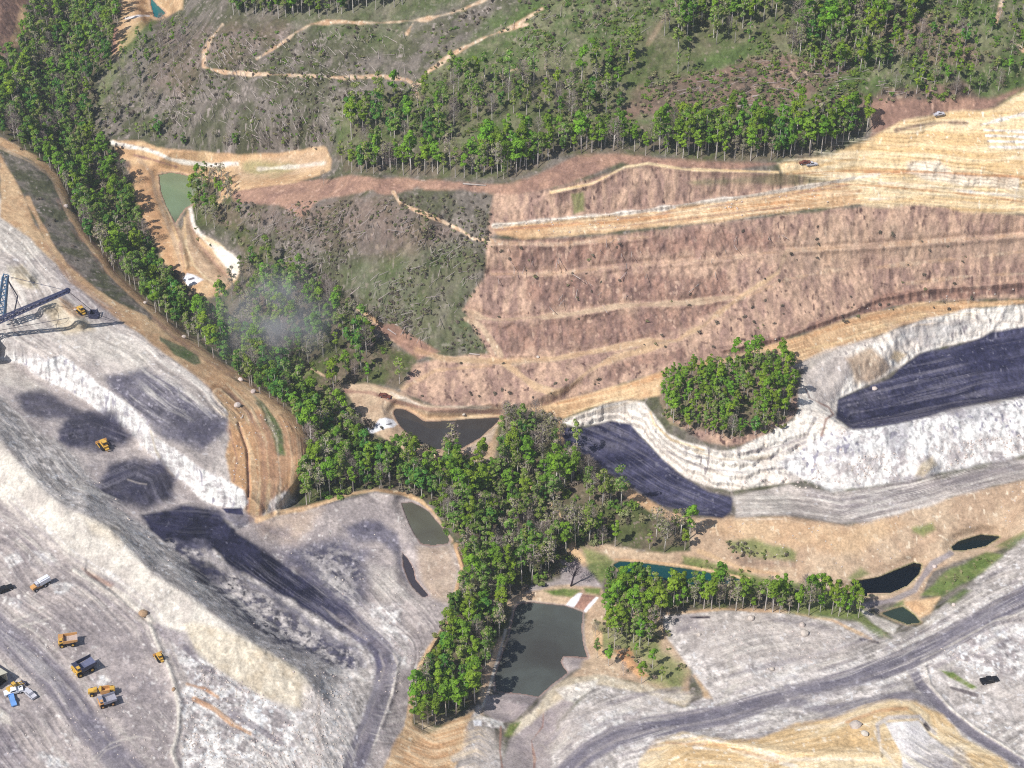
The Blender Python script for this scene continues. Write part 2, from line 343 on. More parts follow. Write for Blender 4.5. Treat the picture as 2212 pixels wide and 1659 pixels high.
# --- upper hills
P('scrubgreen', '900,180 1050,60 1200,-40 2400,-60 2400,150 2150,230 1900,230 1400,290 950,320 740,330 720,230 860,200', 20, 18)
P('scrubgreen', '560,-40 1100,-40 1040,5 900,45 850,120 640,60', 18, 14, k=.5)
P('scrubbrown', '1380,190 1700,110 1850,150 1760,210 2080,180 2160,230 2000,240 1880,240 1700,225 1480,250 1330,260', 10, 12, k=.85)
P('scrubbrown', '1850,20 2050,40 2140,130 2040,150 1900,90', 12, 14, k=.6)
P('redbare', '1880,215 2000,215 2150,210 2212,190 2130,240 2050,245 1950,265 1880,300', 7, 6)
P('redbare', '-40,-40 70,-40 60,50 30,120 -40,170', 8, 10); P('tan', '45,10 62,20 50,70 30,110 15,100 35,55', 5, 5); P('tandull', '-10,118 12,120 8,150 -10,150', 4, 4)
P('scrubbrown', '340,60 620,45 640,70 540,130 440,140 400,210 320,190', 22, 18, k=.3)
# --- middle hill
P('scrub', '480,430 590,400 850,400 1080,410 1080,500 1045,600 1000,660 1060,770 900,770 750,650 540,530', 6, 5)
P('scrubgreen', '800,560 980,520 1040,560 1000,660 1060,760 960,765 850,700 720,600', 18, 16, k=.5)
P('scrubbrown', '500,450 680,440 780,420 860,430 1000,500 850,560 640,520', 20, 18, k=.4)
P('redbare', '478,435 520,402 600,386 720,386 760,380 950,390 1100,398 1190,362 1250,335 1330,330 1500,347 1700,352 1600,366 1400,362 1340,352 1280,380 1100,432 1060,425 900,405 850,420 800,412 700,428 650,470 600,440', 5, 6)
P('scrub', '890,420 1000,408 1065,420 1078,470 1068,505 1010,500 900,445', 6, 6)
# --- terraces
P('redslope', '1050,515 1068,420 1190,412 1350,360 1480,365 1690,372 1830,395 1760,420 1560,450 1200,480 1090,490', 6, 5, k=.95)
P('grass', '1235,420 1260,415 1262,455 1240,462', 4, 4, k=.7); P('scrubgreen', '1680,372 1800,372 1830,392 1720,402 1480,395', 6, 6, k=.5)
P('redslope', '1050,520 1300,510 1560,480 1860,445 2000,440 2240,470 2400,480 2400,640 1975,652 1842,682 1728,722 1592,768 1430,802 1204,868 1100,882 940,876 866,850 890,790 960,772 1060,765 1000,668 1045,600', 5, 5)
for s in ('1140,606 1300,592 1420,585 1560,590 1580,632 1470,648 1330,650 1240,662 1130,660', '1070,700 1250,686 1470,664 1560,650 1520,690 1420,722 1290,745 1090,765', '1320,800 1390,765 1480,748 1470,775 1330,815',
          '1100,540 1500,500 1700,500 1690,530 1450,555 1100,580', '1560,757 1700,722 1842,668 1900,640 2000,625 2240,605 2240,632 1985,648 1850,680 1720,722 1590,766'):
    P('redbrush', s, 9, 20, k=.7)
P('redbrush', '1575,757 1700,724 1842,672 1900,642 2000,628 2240,606 2240,634 1985,650 1850,681 1720,722 1590,764', 4, 10, k=.85)
P('tandull', '1650,560 1800,470 2000,500 2240,510 2240,560 1900,560 1750,600', 20, 20, k=.35)
for s, w in (('1000,669 1040,686 1070,691 1150,686 1250,676 1340,660 1475,655 1590,641', 9), ('755,650 800,692 850,731 900,756 960,775 1100,783 1200,776 1300,756 1400,737 1460,738 1520,703 1560,671 1600,641 1680,590 1700,540', 11),
             ('1090,785 1130,815 1160,838 1200,848 1230,838 1270,802 1330,772 1440,744', 11), ('1060,592 1200,591 1290,581 1400,570 1550,560 1700,541 1900,530 2240,505', 6), ('1590,650 1700,603 1800,583 1900,577 2240,540', 7),
             ('1005,688 1040,705 1062,738 1082,768', 10), ('1055,525 1200,528 1400,512', 7), ('1960,612 2100,596 2240,590', 6)):
    L('path' if w < 9 else 'tandull', s, w, 3, 6, I_bench, .55 if w < 9 else .9)
P('tan', '755,648 800,680 860,725 940,765 900,758 820,705', 3, 3); P('redbare', '800,700 850,700 950,760 900,775', 5, 5)
# --- bright bench and sand fill
P('tan', '1065,488 1100,480 1200,475 1290,464 1400,455 1520,440 1640,420 1740,405 1840,386 1960,380 2240,420 2240,458 2000,432 1860,442 1700,457 1560,477 1400,492 1270,507 1130,517 1075,505', 4, 4, I_bench)
P('sand', '1680,352 1800,331 1870,302 1950,262 2050,241 2150,236 2240,180 2400,120 2400,470 2240,460 2100,456 1950,436 1860,436 1830,402 1760,382 1690,374', 5, 5, I_sand)
for s in ('1068,488 1200,476 1400,456 1640,421 1840,387', '1880,430 2000,428 2200,450', '1900,395 2000,400 2100,415 2212,425'): L('sandwhite', s, 6, 3, 3)
for s in ('1100,494 1300,482 1560,455 1860,412', '1870,372 2000,372 2100,378 2240,385'): L('orange', s, 7, 3, 3)
L('sand', '1190,416 1280,396 1350,361 1400,353 1480,366 1680,372', 5, 2, 2, I_path)
for s in ('2130,268 2170,255 2230,240', '2128,280 2230,285', '2135,292 2230,296', '2140,304 2230,306', '2140,316 2230,318'): L('sandwhite', s, 5, 2, 2)
L('scrubbrown', '1935,282 1980,272 2040,264 2090,266', 6, 3, 3, k=.8)
P('whitebed', '1960,350 2030,345 2060,375 2200,385 2200,410 2030,395 1960,372', 6, 5, k=.6)
# --- paths on the upper hill
for s, w in (('480,52 455,85 443,110 440,145 470,153 490,157 560,160 640,163 737,168 830,165 880,172 897,186 900,208', 8), ('555,127 600,100 640,70 672,52 720,47 800,50 850,48 920,42 1000,20 1060,-6', 7),
             ('900,186 925,155 960,130 975,118 1010,100 1050,80 1090,65 1140,53', 9), ('1090,65 1130,45 1170,20', 6), ('878,72 892,50', 6), ('1085,160 1110,150 1125,150', 6), ('1730,195 1722,170 1704,150 1712,125 1760,96', 5),
             ('2010,30 1995,45', 6), ('2165,0 2160,25 2150,50', 9), ('2200,100 2212,110', 8)):
    L('path', s, w * .85, 2.5, 5, I_path)
L('path', '850,415 865,440 900,455 960,480 1000,500 1022,516 1060,520', 7, 2, 3, I_path)
L('tandull', '1480,-10 1435,40 1400,95', 7, 3, 4, k=.6)
# --- forest floors
F = {}
F['valley'] = pl('70,-60 270,-60 262,30 252,70 245,105 235,140 205,180 192,220 200,260 230,300 255,345 290,400 300,450 325,520 345,560 375,600 420,630 480,655 520,690 600,760 690,860 760,900 700,960 660,945 620,890 530,828 430,753 340,678 250,590 210,548 165,470 150,440 135,400 110,370 80,345 40,310 0,288 -70,270 -70,130 0,132 45,100 60,60')
F['lower'] = pl('660,945 700,880 750,880 790,930 830,950 880,985 930,1000 990,990 1050,1005 1090,970 1062,920 1100,880 1150,890 1200,905 1215,930 1205,955 1250,985 1290,1030 1340,1058 1370,1090 1420,1110 1490,1125 1490,1190 1440,1195 1300,1178 1240,1185 1215,1245 1120,1268 1095,1300 1095,1350 1060,1420 1030,1520 940,1570 915,1585 885,1560 900,1480 950,1390 985,1300 1003,1230 1000,1190 975,1140 930,1085 880,1060 800,1055 720,1075 650,1095 640,1080 668,1000')
F['row'] = pl('1305,1245 1480,1262 1700,1275 1850,1282 1860,1335 1750,1330 1650,1322 1480,1316 1430,1340 1400,1400 1310,1385')
F['band'] = pl('720,330 745,372 850,378 950,384 1050,390 1110,385 1175,362 1195,336 1300,330 1450,340 1600,350 1720,345 1800,332 1872,290 1880,245 1850,225 1700,240 1560,235 1480,250 1400,265 1200,262 1120,280 1050,290 1000,320 900,325 830,310 760,305')
F['mid'] = pl('740,210 850,195 900,212 950,170 1000,140 1100,160 1250,150 1350,95 1440,30 1600,-10 1700,-20 1710,80 1550,110 1500,150 1400,190 1350,240 1250,260 1150,255 1000,262 990,310 900,318 750,300')
F['top'] = pl('480,-60 880,-60 870,15 700,36 560,42 500,32')
F['topright'] = pl('1440,-60 2010,-60 1980,30 1960,100 1900,160 1800,170 1700,110 1700,60 1560,60 1430,40')
F['right'] = pl('1700,150 1900,110 2020,20 2212,-20 2230,160 2150,200 2100,212 1960,214 1720,205')
F['slope'] = pl('495,610 530,545 580,560 660,580 725,630 755,665 800,720 895,775 868,835 800,828 740,835 700,875 600,800 510,745 480,655')
F['knoll'] = pl('1432,812 1460,790 1520,795 1580,772 1640,758 1702,765 1712,800 1718,850 1704,905 1655,935 1580,950 1500,940 1450,915 1428,870')
F['clump'] = pl('412,385 450,365 500,385 505,430 470,500 425,480 410,440')
F['hillside'] = pl('205,205 250,135 300,90 350,55 440,50 400,110 330,200 360,280 300,300 240,295')
F['edge'] = pl('300,280 420,290 560,300 720,285 722,325 640,325 560,332 440,322 330,308')
F['east'] = pl('1280,1320 1420,1335 1400,1400 1440,1470 1380,1480 1290,1430')
P('forest', F['valley'], 6, 8); P('forest', F['lower'], 4, 4); P('forest', F['slope'], 8, 8); P('forest', F['band'], 8, 6, k=.8); P('forest', F['mid'], 20, 14, k=.5); P('forest', F['row'], 4, 4)
P('forest', '410,380 480,375 505,430 540,520 640,590 720,640 640,600 560,560 525,545 505,500 460,480 425,490 408,440', 8, 8); P('scrubbrown', '560,640 650,610 700,690 640,720 590,700', 12, 10, k=.6)
P('grass', '500,735 560,735 640,775 690,800 660,812 590,780 520,755', 6, 5, k=.8); L('tandull', '620,780 680,800 700,812', 4)
# --- far clearing, cut bank, olive pond dam
P('tan', '265,-40 400,-40 395,20 350,42 325,40 308,62 288,84 262,114 246,135 243,100 252,60 262,35', 4, 4)
L('red', '248,65 246,110', 10, 3, 3); L('concrete', '270,40 300,34 322,34', 4, 1.5, 1)
P('grass', '270,80 300,50 340,45 300,90 270,130 215,230 205,200 245,140', 8, 6, k=.5)
P('tan', '245,303 310,304 340,318 400,324 480,331 560,334 640,326 700,314 716,345 715,368 690,380 640,395 560,402 500,407 482,432 470,440 476,410 500,395 440,390 400,382 350,372 345,420 360,462 376,486 392,500 404,455 410,447 412,480 420,500 450,530 500,556 524,575 510,602 478,640 440,645 400,616 380,600 345,553 335,520 310,470 295,420 280,370 255,340', 4, 4)
P('tandull', '500,355 560,345 700,320 712,360 640,378 520,385', 8, 6, k=.6); P('grass', '520,350 590,350 640,360 600,378 530,372', 9, 8, k=.5)
P('orange', '280,360 330,380 350,470 380,560 430,620 360,570 310,470', 10, 8, k=.6)
L('whitebed', '244,308 280,317 310,321 340,331 370,345 410,352 460,357 512,353', 9, 3, 3); L('whitebed', '560,365 640,360 700,352', 6, 3, 4, k=.6)
L('whitebed', '411,450 418,490 432,506 460,526 500,556 514,572 504,592', 10, 3, 4); P('sandwhite', '425,505 450,510 510,555 525,575 505,600 490,585 460,535', 5, 5)
L('tan', '480,432 500,410 560,398 640,390', 10, 3, 3); L('red', '290,335 330,345 380,360', 6, 3, 3); P('dark', '262,345 280,348 282,362 266,360', 4, 3, k=.8)
L('tandull', '355,380 352,420 372,470 388,500 395,560', 7, 3, 2, k=.7)
# --- west mine: plateau, belt, roads
P('spoil', '-400,380 0,440 110,555 310,726 450,832 540,1000 560,1125 700,1090 900,1090 990,1200 960,1330 890,1540 840,1700 600,2000 -400,2000', 4, 4)
P('rubblegrey', '300,1110 560,1130 745,1320 840,1400 830,1520 760,1640 690,1700 600,1560 690,1500 600,1420 400,1280', 8, 8)
P('spoil', '-400,380 0,440 110,555 200,640 310,726 450,832 495,890 505,930 485,990 534,1085 480,1033 383,976 320,913 233,846 133,766 60,748 0,725 -400,560', 5, 5)
P('cream', '-400,360 0,420 40,470 75,505 110,545 60,560 20,545 -400,480', 7, 6)
P('cream', '60,660 160,680 260,720 330,770 300,800 220,780 120,730 40,700', 18, 12, k=.6)
P('coalgrey', '230,815 330,798 400,845 455,890 492,905 482,945 440,968 390,955 330,930 280,880', 12, 14, k=.85); P('coalblack', '330,880 400,880 460,905 480,930 440,960 390,940', 14, 14, k=.5)
P('tan', TR['belt_edge'][1:] + pl('534,1085 540,1132 556,1130 572,1112 602,1092 632,1058 655,1018 666,980 662,943 645,912 600,880 545,845 480,798 430,762 390,735 340,690 250,655 200,622 150,588 110,540 75,480 40,400 0,335'), 4, 4)
P('orange', '500,900 560,880 640,920 660,950 662,1000 620,1060 570,1100 545,1120 505,1050 490,1000', 10, 8, k=.7)
P('orange', '450,800 520,840 540,900 500,890 440,830', 10, 8, k=.5); P('red', '100,530 140,560 200,620 260,680 230,668 150,610', 7, 7, k=.4)
P('scrub', '10,348 60,372 100,412 130,462 150,502 180,532 200,572 240,612 290,652 335,680 325,690 270,642 220,618 180,592 150,560 110,510 80,470 55,425 30,380', 4, 5)
P('scrubgreen', '340,715 362,724 430,770 435,785 420,790 380,768 345,737', 3, 4); P('scrubgreen', '545,850 570,868 592,900 606,930 612,965 600,972 594,930 578,900 555,866', 3, 3)
L('tan', TR['road_valley'], 15, 3, 3, I_trk); L('tandull', '0,318 70,352 105,378 125,410 150,475', 5, 2, 2, k=.7)
L('tan', '60,430 110,530 150,585 200,624 250,658 300,698 335,716 372,735 395,742', 11, 3, 3, I_trk)
for s in ('500,900 528,940 545,990 551,1050 545,1125',): L('tan', s, 13, 2, 2, I_trk)
for s in ('515,915 534,970 538,1050 535,1100', '496,930 512,990 505,1040'): L('red', s, 3, 1.5, 1.5, k=.8)
P('straw', '15,575 50,570 80,600 85,625 60,620 20,605', 6, 5); P('straw', '85,652 120,640 150,655 185,690 205,712 140,722 100,690', 7, 6); P('orange', '125,640 160,660 180,685 150,680', 5, 5, k=.6)
P('spoildark', '110,560 160,610 230,670 260,700 200,690 140,640', 9, 8, k=.5)
P('redbare', '520,880 600,905 640,950 640,1000 590,1080 552,1110 562,1000 545,930', 10, 10, k=.4); P('scrubgreen', '556,862 585,892 606,930 618,985 600,985 588,930 570,895 548,870', 5, 8); P('scrubbrown', '480,842 520,862 545,900 520,880', 5, 7, k=.6)
for q, z, w, k in ((10, 'red', 3, .6), (-10, 'red', 3, .5), (16, 'sand', 4, .5), (-17, 'scrubbrown', 4, .5)):
    sh = [(a + q, b) for a, b in TR['road_valley'][6:]]; L(z, sh, w, 2, 5, k=k)
P('rubble', '585,1085 625,1060 640,1085 600,1105 570,1112', 5, 8, k=.8); P('rubble', '500,1050 530,1085 520,1095 490,1060', 4, 6, k=.6)
# --- west pit
fl = strip(TR['wall_foot'], TR['toe'][:7]); P('spoil', fl, 3, 3)
P('spoildark', fl, 8, 3, k=.35); P('cream', '-150,690 0,770 40,800 100,840 60,850 0,830 -150,760', 12, 8, k=.7)
P('white', strip(TR['wall_crest'][1:], TR['wall_foot'][1:]), 4, 5, I_wall); P('spoil', '0,640 60,640 105,690 120,760 60,770 0,760', 12, 10, k=.75)
L('straw', '325,930 335,970 350,1000 375,1030', 5, 2, 3, k=.7)
for s, k in (('35,858 60,840 110,848 145,868 185,888 150,898 90,902 52,890', .75), ('125,932 150,903 195,888 245,900 292,940 270,962 210,972 150,968 130,952', .95), ('205,1045 235,1005 290,985 345,995 378,1035 372,1075 320,1098 260,1090 220,1070', .92)):
    P('coalgrey', s, 14, 12, k=k); P('coalblack', s, 11, 14, k=k * .75)
L('coal', '195,1035 255,1105 310,1140', 8, 4, 4, k=.7); L('dark', '0,858 50,912', 3, 2, 2, k=.6)
P('coalblack', '305,1112 340,1104 400,1090 455,1098 473,1106 510,1150 567,1183 633,1233 700,1280 745,1312 745,1372 650,1312 570,1262 500,1226 460,1188 420,1212 380,1190 325,1150', 6, 7, I_coalw)
P('coalgrey', '455,1100 500,1110 540,1112 590,1160 640,1220 560,1175 500,1130', 7, 6, k=.8); P('coal', '480,1098 523,1098 525,1112 490,1108', 2, 2)
P('coalgrey', '380,1168 440,1165 480,1215 550,1260 660,1330 745,1385 760,1430 640,1385 540,1320 440,1240', 8, 10, k=.8); P('spoil', '400,1195 440,1180 500,1235 600,1310 700,1370 640,1365 520,1300', 9, 12, k=.7)
P('coal', '400,1225 470,1235 470,1260 420,1245', 8, 8, k=.8)
# --- spoil ridge
P('rubblegrey', strip(TR['toe'], TR['crest']), 4, 5, I_ridge)
P('coalgrey', '480,1275 560,1330 660,1385 740,1425 760,1440 700,1430 600,1390 520,1330', 7, 10, k=.65)
P('cream', strip(TR['crest'], TR['foot']), 4, 5, I_ridge); P('straw', '400,1352 440,1345 500,1362 560,1398 620,1432 677,1483 650,1532 560,1500 470,1450 420,1400', 8, 8, k=.9)
P('straw', '170,1110 240,1130 280,1170 250,1185 190,1150', 10, 8, k=.5); P('spoil', '0,1075 40,1110 150,1205 190,1235 150,1225 40,1150 0,1110', 6, 6)
P('red', '178,1228 245,1262 235,1270 190,1245', 4, 4, k=.7); P('spoildark', '330,1350 400,1365 440,1440 400,1410 350,1375', 6, 6, k=.7)
# --- yard
P('yard', '-400,960 0,1085 45,1130 150,1220 240,1275 320,1335 345,1395 372,1455 390,1520 385,1590 395,1660 380,2000 -400,2000', 4, 4, I_yard)
P('spoildark', '120,1330 260,1360 330,1450 350,1530 250,1520 180,1440', 40, 24, k=.3)
L('haul', '-60,1300 0,1365 60,1415 120,1470 170,1540 220,1605 290,1680 340,1740', 62, 10, 5, k=.85); L('coalgrey', '0,1365 120,1465 250,1630', 26, 12, 6, k=.35)
P('spoildark', '0,1560 30,1590 60,1640 40,1680 -40,1680 -40,1560', 9, 7, k=.7); P('cream', '0,1530 20,1545 30,1570 0,1560', 4, 4)
L('cream', '160,1232 250,1285 318,1332 338,1388 368,1450 388,1520 384,1580 372,1625 392,1680', 9, 3, 3)
for s in ('110,1262 140,1256 165,1262 140,1284 118,1282', '188,1460 225,1460 240,1472 218,1484', '10,1205 40,1195 50,1212 20,1225', '70,1190 110,1195 130,1220 100,1215', '68,1632 90,1622 130,1640 165,1662 120,1668', '20,1290 50,1295 40,1312 18,1305'): P('rubble', s, 4, 4, k=.9)
for s in ('30,1340 90,1320', '40,1355 110,1335', '180,1420 215,1395', '200,1640 240,1605 300,1590 345,1600', '195,1660 230,1620 260,1608'): L('cream', s, 4, 2, 2, k=.5)
# --- rubble south of the ridge
P('rubble', '392,1500 410,1470 380,1400 440,1425 500,1465 567,1510 640,1540 690,1525 690,1450 740,1435 760,1460 760,1560 740,1700 395,1700', 5, 7)
P('rubblegrey', '660,1480 750,1450 765,1520 750,1700 650,1700 640,1560', 12, 12, k=.75); P('spoil', '500,1640 620,1640 610,1700 500,1700', 12, 8, k=.6)
for s, w, z in (('405,1478 440,1487 470,1505', 7, 'orange'), ('420,1510 460,1530 500,1562 540,1585', 8, 'orange'), ('500,1540 560,1575 610,1608', 15, 'spoildark'), ('400,1400 440,1440 520,1490', 7, 'spoildark')): L(z, s, w, 3, 4, k=.8)
L('spoil', '690,1450 688,1560 690,1680', 10, 3, 3); P('coalgrey', '720,1400 770,1400 790,1440 760,1445 730,1430', 8, 8, k=.6)
# --- grey flat between pit and wood
fpoly = '540,1130 600,1108 700,1087 810,1060 905,1081 972,1172 1000,1230 978,1330 912,1430 885,1540 860,1620 810,1700 790,1600 830,1500 850,1430 830,1380 745,1320 633,1233 510,1150'
P('yard', fpoly, 4, 4, I_flat); L('tan', '556,1125 600,1107 650,1100 700,1086 760,1066 812,1058 870,1065 908,1081 932,1105 952,1135 974,1168', 9, 3, 3); L('tan', '985,1180 1002,1230 985,1285 975,1335 940,1385 912,1435 893,1490 882,1560', 13, 3, 4)
P('tandull', '900,1180 975,1175 990,1230 970,1300 930,1290 905,1240', 10, 8, k=.6); P('tandull', '560,1125 640,1110 700,1100 640,1180 560,1160', 18, 14, k=.5)
P('coalgrey', '590,1190 700,1160 800,1185 800,1310 740,1330 660,1260', 22, 24, k=.9); P('coalgrey', '740,1135 820,1125 860,1150 872,1195 895,1245 880,1262 858,1210 820,1170 770,1180', 9, 10, k=.85)
P('coalblack', '640,1200 730,1190 775,1240 770,1310 720,1280', 22, 24, k=.4); P('cream', '790,1210 850,1230 870,1290 830,1310 800,1270', 14, 14, k=.5)
P('rubble', '790,1300 860,1310 890,1400 880,1440 850,1440 830,1380', 10, 12, k=.8); P('coalgrey', '560,1135 620,1140 640,1170 580,1160', 12, 10, k=.5)
P('coalspot', '360,1175 430,1185 480,1230 560,1285 660,1345 745,1400 775,1440 750,1460 690,1425 620,1400 530,1345 450,1265', 9, 14, k=.85); P('coalblack', '390,1190 470,1215 480,1262 430,1255', 7, 10, k=.8); P('coalspot', '640,1185 760,1180 790,1230 770,1320 720,1290', 16, 18, k=.5)
L('haul', TR['haul_west'][2:], 46, 6, 3, I_hw); P('coal', '640,1225 700,1270 760,1320 815,1372 838,1430 815,1450 790,1395 740,1358 680,1325 620,1285', 12, 6, k=.7); P('coalblack', '470,1106 510,1150 567,1183 633,1233 700,1280 750,1316 770,1350 740,1362 650,1305 570,1255 500,1215 455,1170 420,1120', 7, 5, k=.8); L('spoildark', TR['haul_west'][3:], 16, 7, 4, k=.5); L('cream', '850,1410 860,1440 846,1500 825,1560 800,1640', 5, 2, 3, k=.7)
# --- south centre
P('tan', '880,1560 915,1592 945,1577 1000,1546 1040,1528 1040,1560 1010,1610 960,1700 810,1700 845,1620', 5, 6); P('orange', '920,1600 1000,1560 980,1640 900,1680 860,1640', 12, 12, k=.5); P('spoil', '1010,1560 1060,1575 1080,1700 980,1700 1000,1620', 9, 9, k=.8)
L('spoil', '1035,1530 1015,1570 1040,1610 980,1640', 14, 4, 4)
P('tandull', '1043,1525 1060,1490 1068,1450 1085,1405 1095,1365 1075,1380 1050,1440 1032,1510', 4, 3); L('cream', '1092,1362 1082,1400 1067,1450 1053,1500 1043,1525', 6, 2, 2)
P('tandull', '1095,1305 1110,1290 1135,1274 1180,1262 1240,1254 1300,1268 1310,1300 1275,1330 1225,1312 1150,1303 1115,1315', 4, 4); P('grass', '1175,1276 1220,1270 1255,1275 1235,1290 1195,1287', 4, 3); P('grass', '1260,1270 1300,1270 1295,1285 1265,1280', 4, 3)
P('mud', '1210,1205 1250,1212 1282,1240 1302,1270 1230,1262 1180,1270 1130,1280 1150,1265 1210,1250', 4, 4)
P('red', '1258,1283 1287,1288 1262,1320 1240,1312', 2, 1.5); P('concrete', '1221,1308 1233,1294 1250,1281 1258,1281 1248,1300 1238,1313', 1.5, 1, I_sp3); P('concrete', '1259,1322 1272,1305 1288,1289 1293,1291 1280,1307 1266,1323', 1.5, 1, I_sp4)
P('mud', '1050,1500 1137,1499 1165,1503 1150,1522 1110,1556 1080,1562 1045,1540', 4, 3); P('mud', '1206,1422 1266,1417 1266,1443 1226,1452', 4, 3)
P('rubble', '1025,1540 1085,1562 1090,1572 1060,1572 1024,1556', 3, 3, k=.8); P('concrete', '1022,1556 1040,1556 1040,1568 1024,1568', 2, 1)
P('mud', '1165,1512 1205,1502 1240,1520 1205,1560 1185,1700 1070,1700 1100,1600 1130,1560', 5, 4)
for s in ('1175,1530 1172,1570 1148,1600 1155,1640 1150,1700', '1082,1570 1080,1620 1090,1700'): L('red', s, 3, 1.5, 3, k=.8)
P('tandull', '1265,1325 1310,1300 1440,1320 1440,1360 1490,1440 1490,1500 1400,1482 1290,1462 1230,1466 1270,1420 1262,1380', 6, 6); P('grass', '1285,1345 1420,1345 1430,1400 1485,1450 1470,1490 1400,1470 1380,1420 1300,1400', 14, 10, k=.75)
P('orange', '1330,1405 1360,1400 1375,1430 1400,1460 1380,1465 1345,1435', 5, 4); P('tan', '1285,1360 1300,1365 1300,1410 1330,1418 1300,1420 1285,1395', 4, 4)
P('straw', '1090,1580 1140,1545 1170,1510 1200,1480 1230,1464 1290,1458 1340,1464 1400,1480 1450,1502 1500,1500 1480,1530 1380,1500 1300,1480 1240,1490 1200,1520 1150,1560 1110,1590', 5, 5); P('whitebed', '1200,1490 1250,1475 1290,1470 1280,1490 1240,1515 1215,1505', 5, 5, k=.8)
P('grass', '1100,1565 1125,1560 1105,1590 1090,1590', 4, 3)
# --- east: spoil, roads, sand
P('rubblegrey', '1430,1325 1560,1318 1720,1322 1860,1345 1920,1375 1990,1350 2060,1290 2120,1240 2180,1190 2240,1165 2500,1100 2500,2000 1180,2000 1190,1640 1210,1560 1290,1480 1400,1500 1480,1530 1530,1500 1490,1440 1440,1380', 5, 5)
P('spoil', '1450,1330 1700,1330 1900,1380 1800,1440 1600,1490 1560,1440 1500,1400', 22, 18, k=.75); P('spoildark', '1445,1330 1500,1325 1520,1360 1460,1370', 8, 7, k=.7); P('spoildark', '1650,1335 1740,1335 1800,1360 1700,1350', 9, 7, k=.7)
P('rubble', '2030,1400 2120,1370 2230,1340 2240,1480 2120,1460 2060,1430', 9, 10); P('rubble', '1600,1430 1680,1440 1780,1420 1700,1470 1620,1470', 10, 12, k=.7); P('spoil', '1200,1540 1350,1500 1450,1530 1500,1570 1330,1610 1200,1690', 12, 12, k=.6)
P('rubble', '1250,1560 1330,1530 1420,1540 1340,1570 1260,1610', 10, 14, k=.6); P('spoil', '2080,1470 2150,1500 2212,1570 2240,1600 2240,1480 2160,1460', 12, 10, k=.6)
for s in ('1440,1326 1560,1316 1720,1322', '1720,1325 1800,1340 1880,1380'): L('tan', s, 6, 3, 3, k=.8)
L('dark', '1492,1334 1532,1333', 4, 1.5, 2); L('dark', '1858,1380 1896,1388', 5, 2, 2); P('tan', '1500,1460 1530,1490 1540,1510 1520,1510', 5, 5, k=.8)
L('cream', '1580,1395 1575,1430 1590,1470 1560,1520', 14, 5, 4, k=.6); L('cream', '1590,1400 1680,1395 1760,1395 1810,1420', 8, 4, 4, k=.5)
L('haul', TR['haul_east'], 46, 5, 4, I_he); L('coalgrey', TR['haul_east'][1:8], 20, 10, 4, k=.35); L('coalgrey', '1640,1515 1560,1545 1480,1560 1400,1572', 14, 6, 4, k=.4)
P('rubblegrey', '1690,1475 1720,1500 1770,1500 1760,1525 1700,1520', 10, 10, k=.5)
L('haul', TR['haul_branch'], 22, 4, 3, I_hb); L('cream', '2000,1440 2010,1480 2060,1535 2120,1580 2240,1655', 7, 3, 3, k=.8)
L('haul', '1700,1485 1720,1518 1790,1535 1850,1520 1900,1508 1960,1502 2010,1515', 20, 5, 5, k=.85); L('rubblegrey', '1750,1510 1820,1492 1900,1475 1960,1470', 12, 5, 5, k=.7)
L('cream', '2212,1325 2150,1340 2050,1395 1990,1425', 5, 2, 3, k=.8); L('spoildark', '2212,1335 2150,1350 2060,1400 2000,1440', 5, 2, 3, k=.6)
P('sand', '1380,1640 1420,1600 1475,1582 1560,1595 1640,1598 1720,1562 1800,1552 1860,1525 1920,1512 1980,1514 2040,1545 2080,1590 2150,1630 2240,1690 2240,2000 1340,2000', 5, 6, I_sand2)
for s in ('1475,1590 1580,1605 1700,1640 1900,1640', '1500,1615 1600,1625 1720,1655', '1720,1575 1800,1565 1880,1540', '1890,1580 1905,1620 1940,1660'): L('sandwhite', s, 7, 3, 3)
for s in ('1440,1605 1560,1610 1680,1645', '1830,1560 1900,1535 1960,1530'): L('orange', s, 6, 3, 3, k=.7)
L('spoil', '1900,1600 1895,1565 1920,1550 1985,1548 2020,1585', 9, 3, 3); P('concrete', '1912,1562 1985,1556 2010,1590 2062,1622 2050,1700 1960,1700 1945,1622', 3, 3, k=.75); P('rubblegrey', '2000,1590 2080,1610 2120,1700 1990,1700', 10, 10, k=.7)
L('dark', '1998,1565 2005,1575', 9, 2, 2); P('spoildark', '1960,1640 2080,1640 2080,1700 1960,1700', 9, 12, k=.5)
P('grass', '2030,1447 2060,1452 2110,1485 2100,1488 2050,1465', 3, 3); L('dark', '2055,1485 2110,1502', 7, 2, 2, k=.8)
def off(pts, d):
    o = []
    for i, (u, v) in enumerate(pts):
        a, b = pts[max(0, i - 1)], pts[min(len(pts) - 1, i + 1)]; q = math.hypot(b[0] - a[0], b[1] - a[1]); o.append((u - (b[1] - a[1]) / q * d, v + (b[0] - a[0]) / q * d))
    return o
for d, z, w, k in ((30, 'rubble', 6, .6), (38, 'spoildark', 4, .5), (50, 'cream', 5, .5), (62, 'spoil', 8, .5), (74, 'spoildark', 3, .5), (-30, 'rubble', 7, .6), (-42, 'spoildark', 4, .5), (-54, 'cream', 5, .4), (-66, 'spoildark', 3, .4), (9, 'coalgrey', 3, .35), (-7, 'spoil', 3, .35), (-14, 'coalgrey', 3, .3), (17, 'spoil', 3, .35)):
    L(z, off(TR['haul_east'][1:-1], d), w, 3, 9 if abs(d) > 25 else 4, k=k)
for d, z, w, k in ((28, 'rubble', 4, .5), (-28, 'spoildark', 3, .5), (8, 'spoil', 3, .4), (-9, 'coalgrey', 3, .35)): L(z, off(TR['haul_west'][2:], d), w, 2.5, 4, k=k)
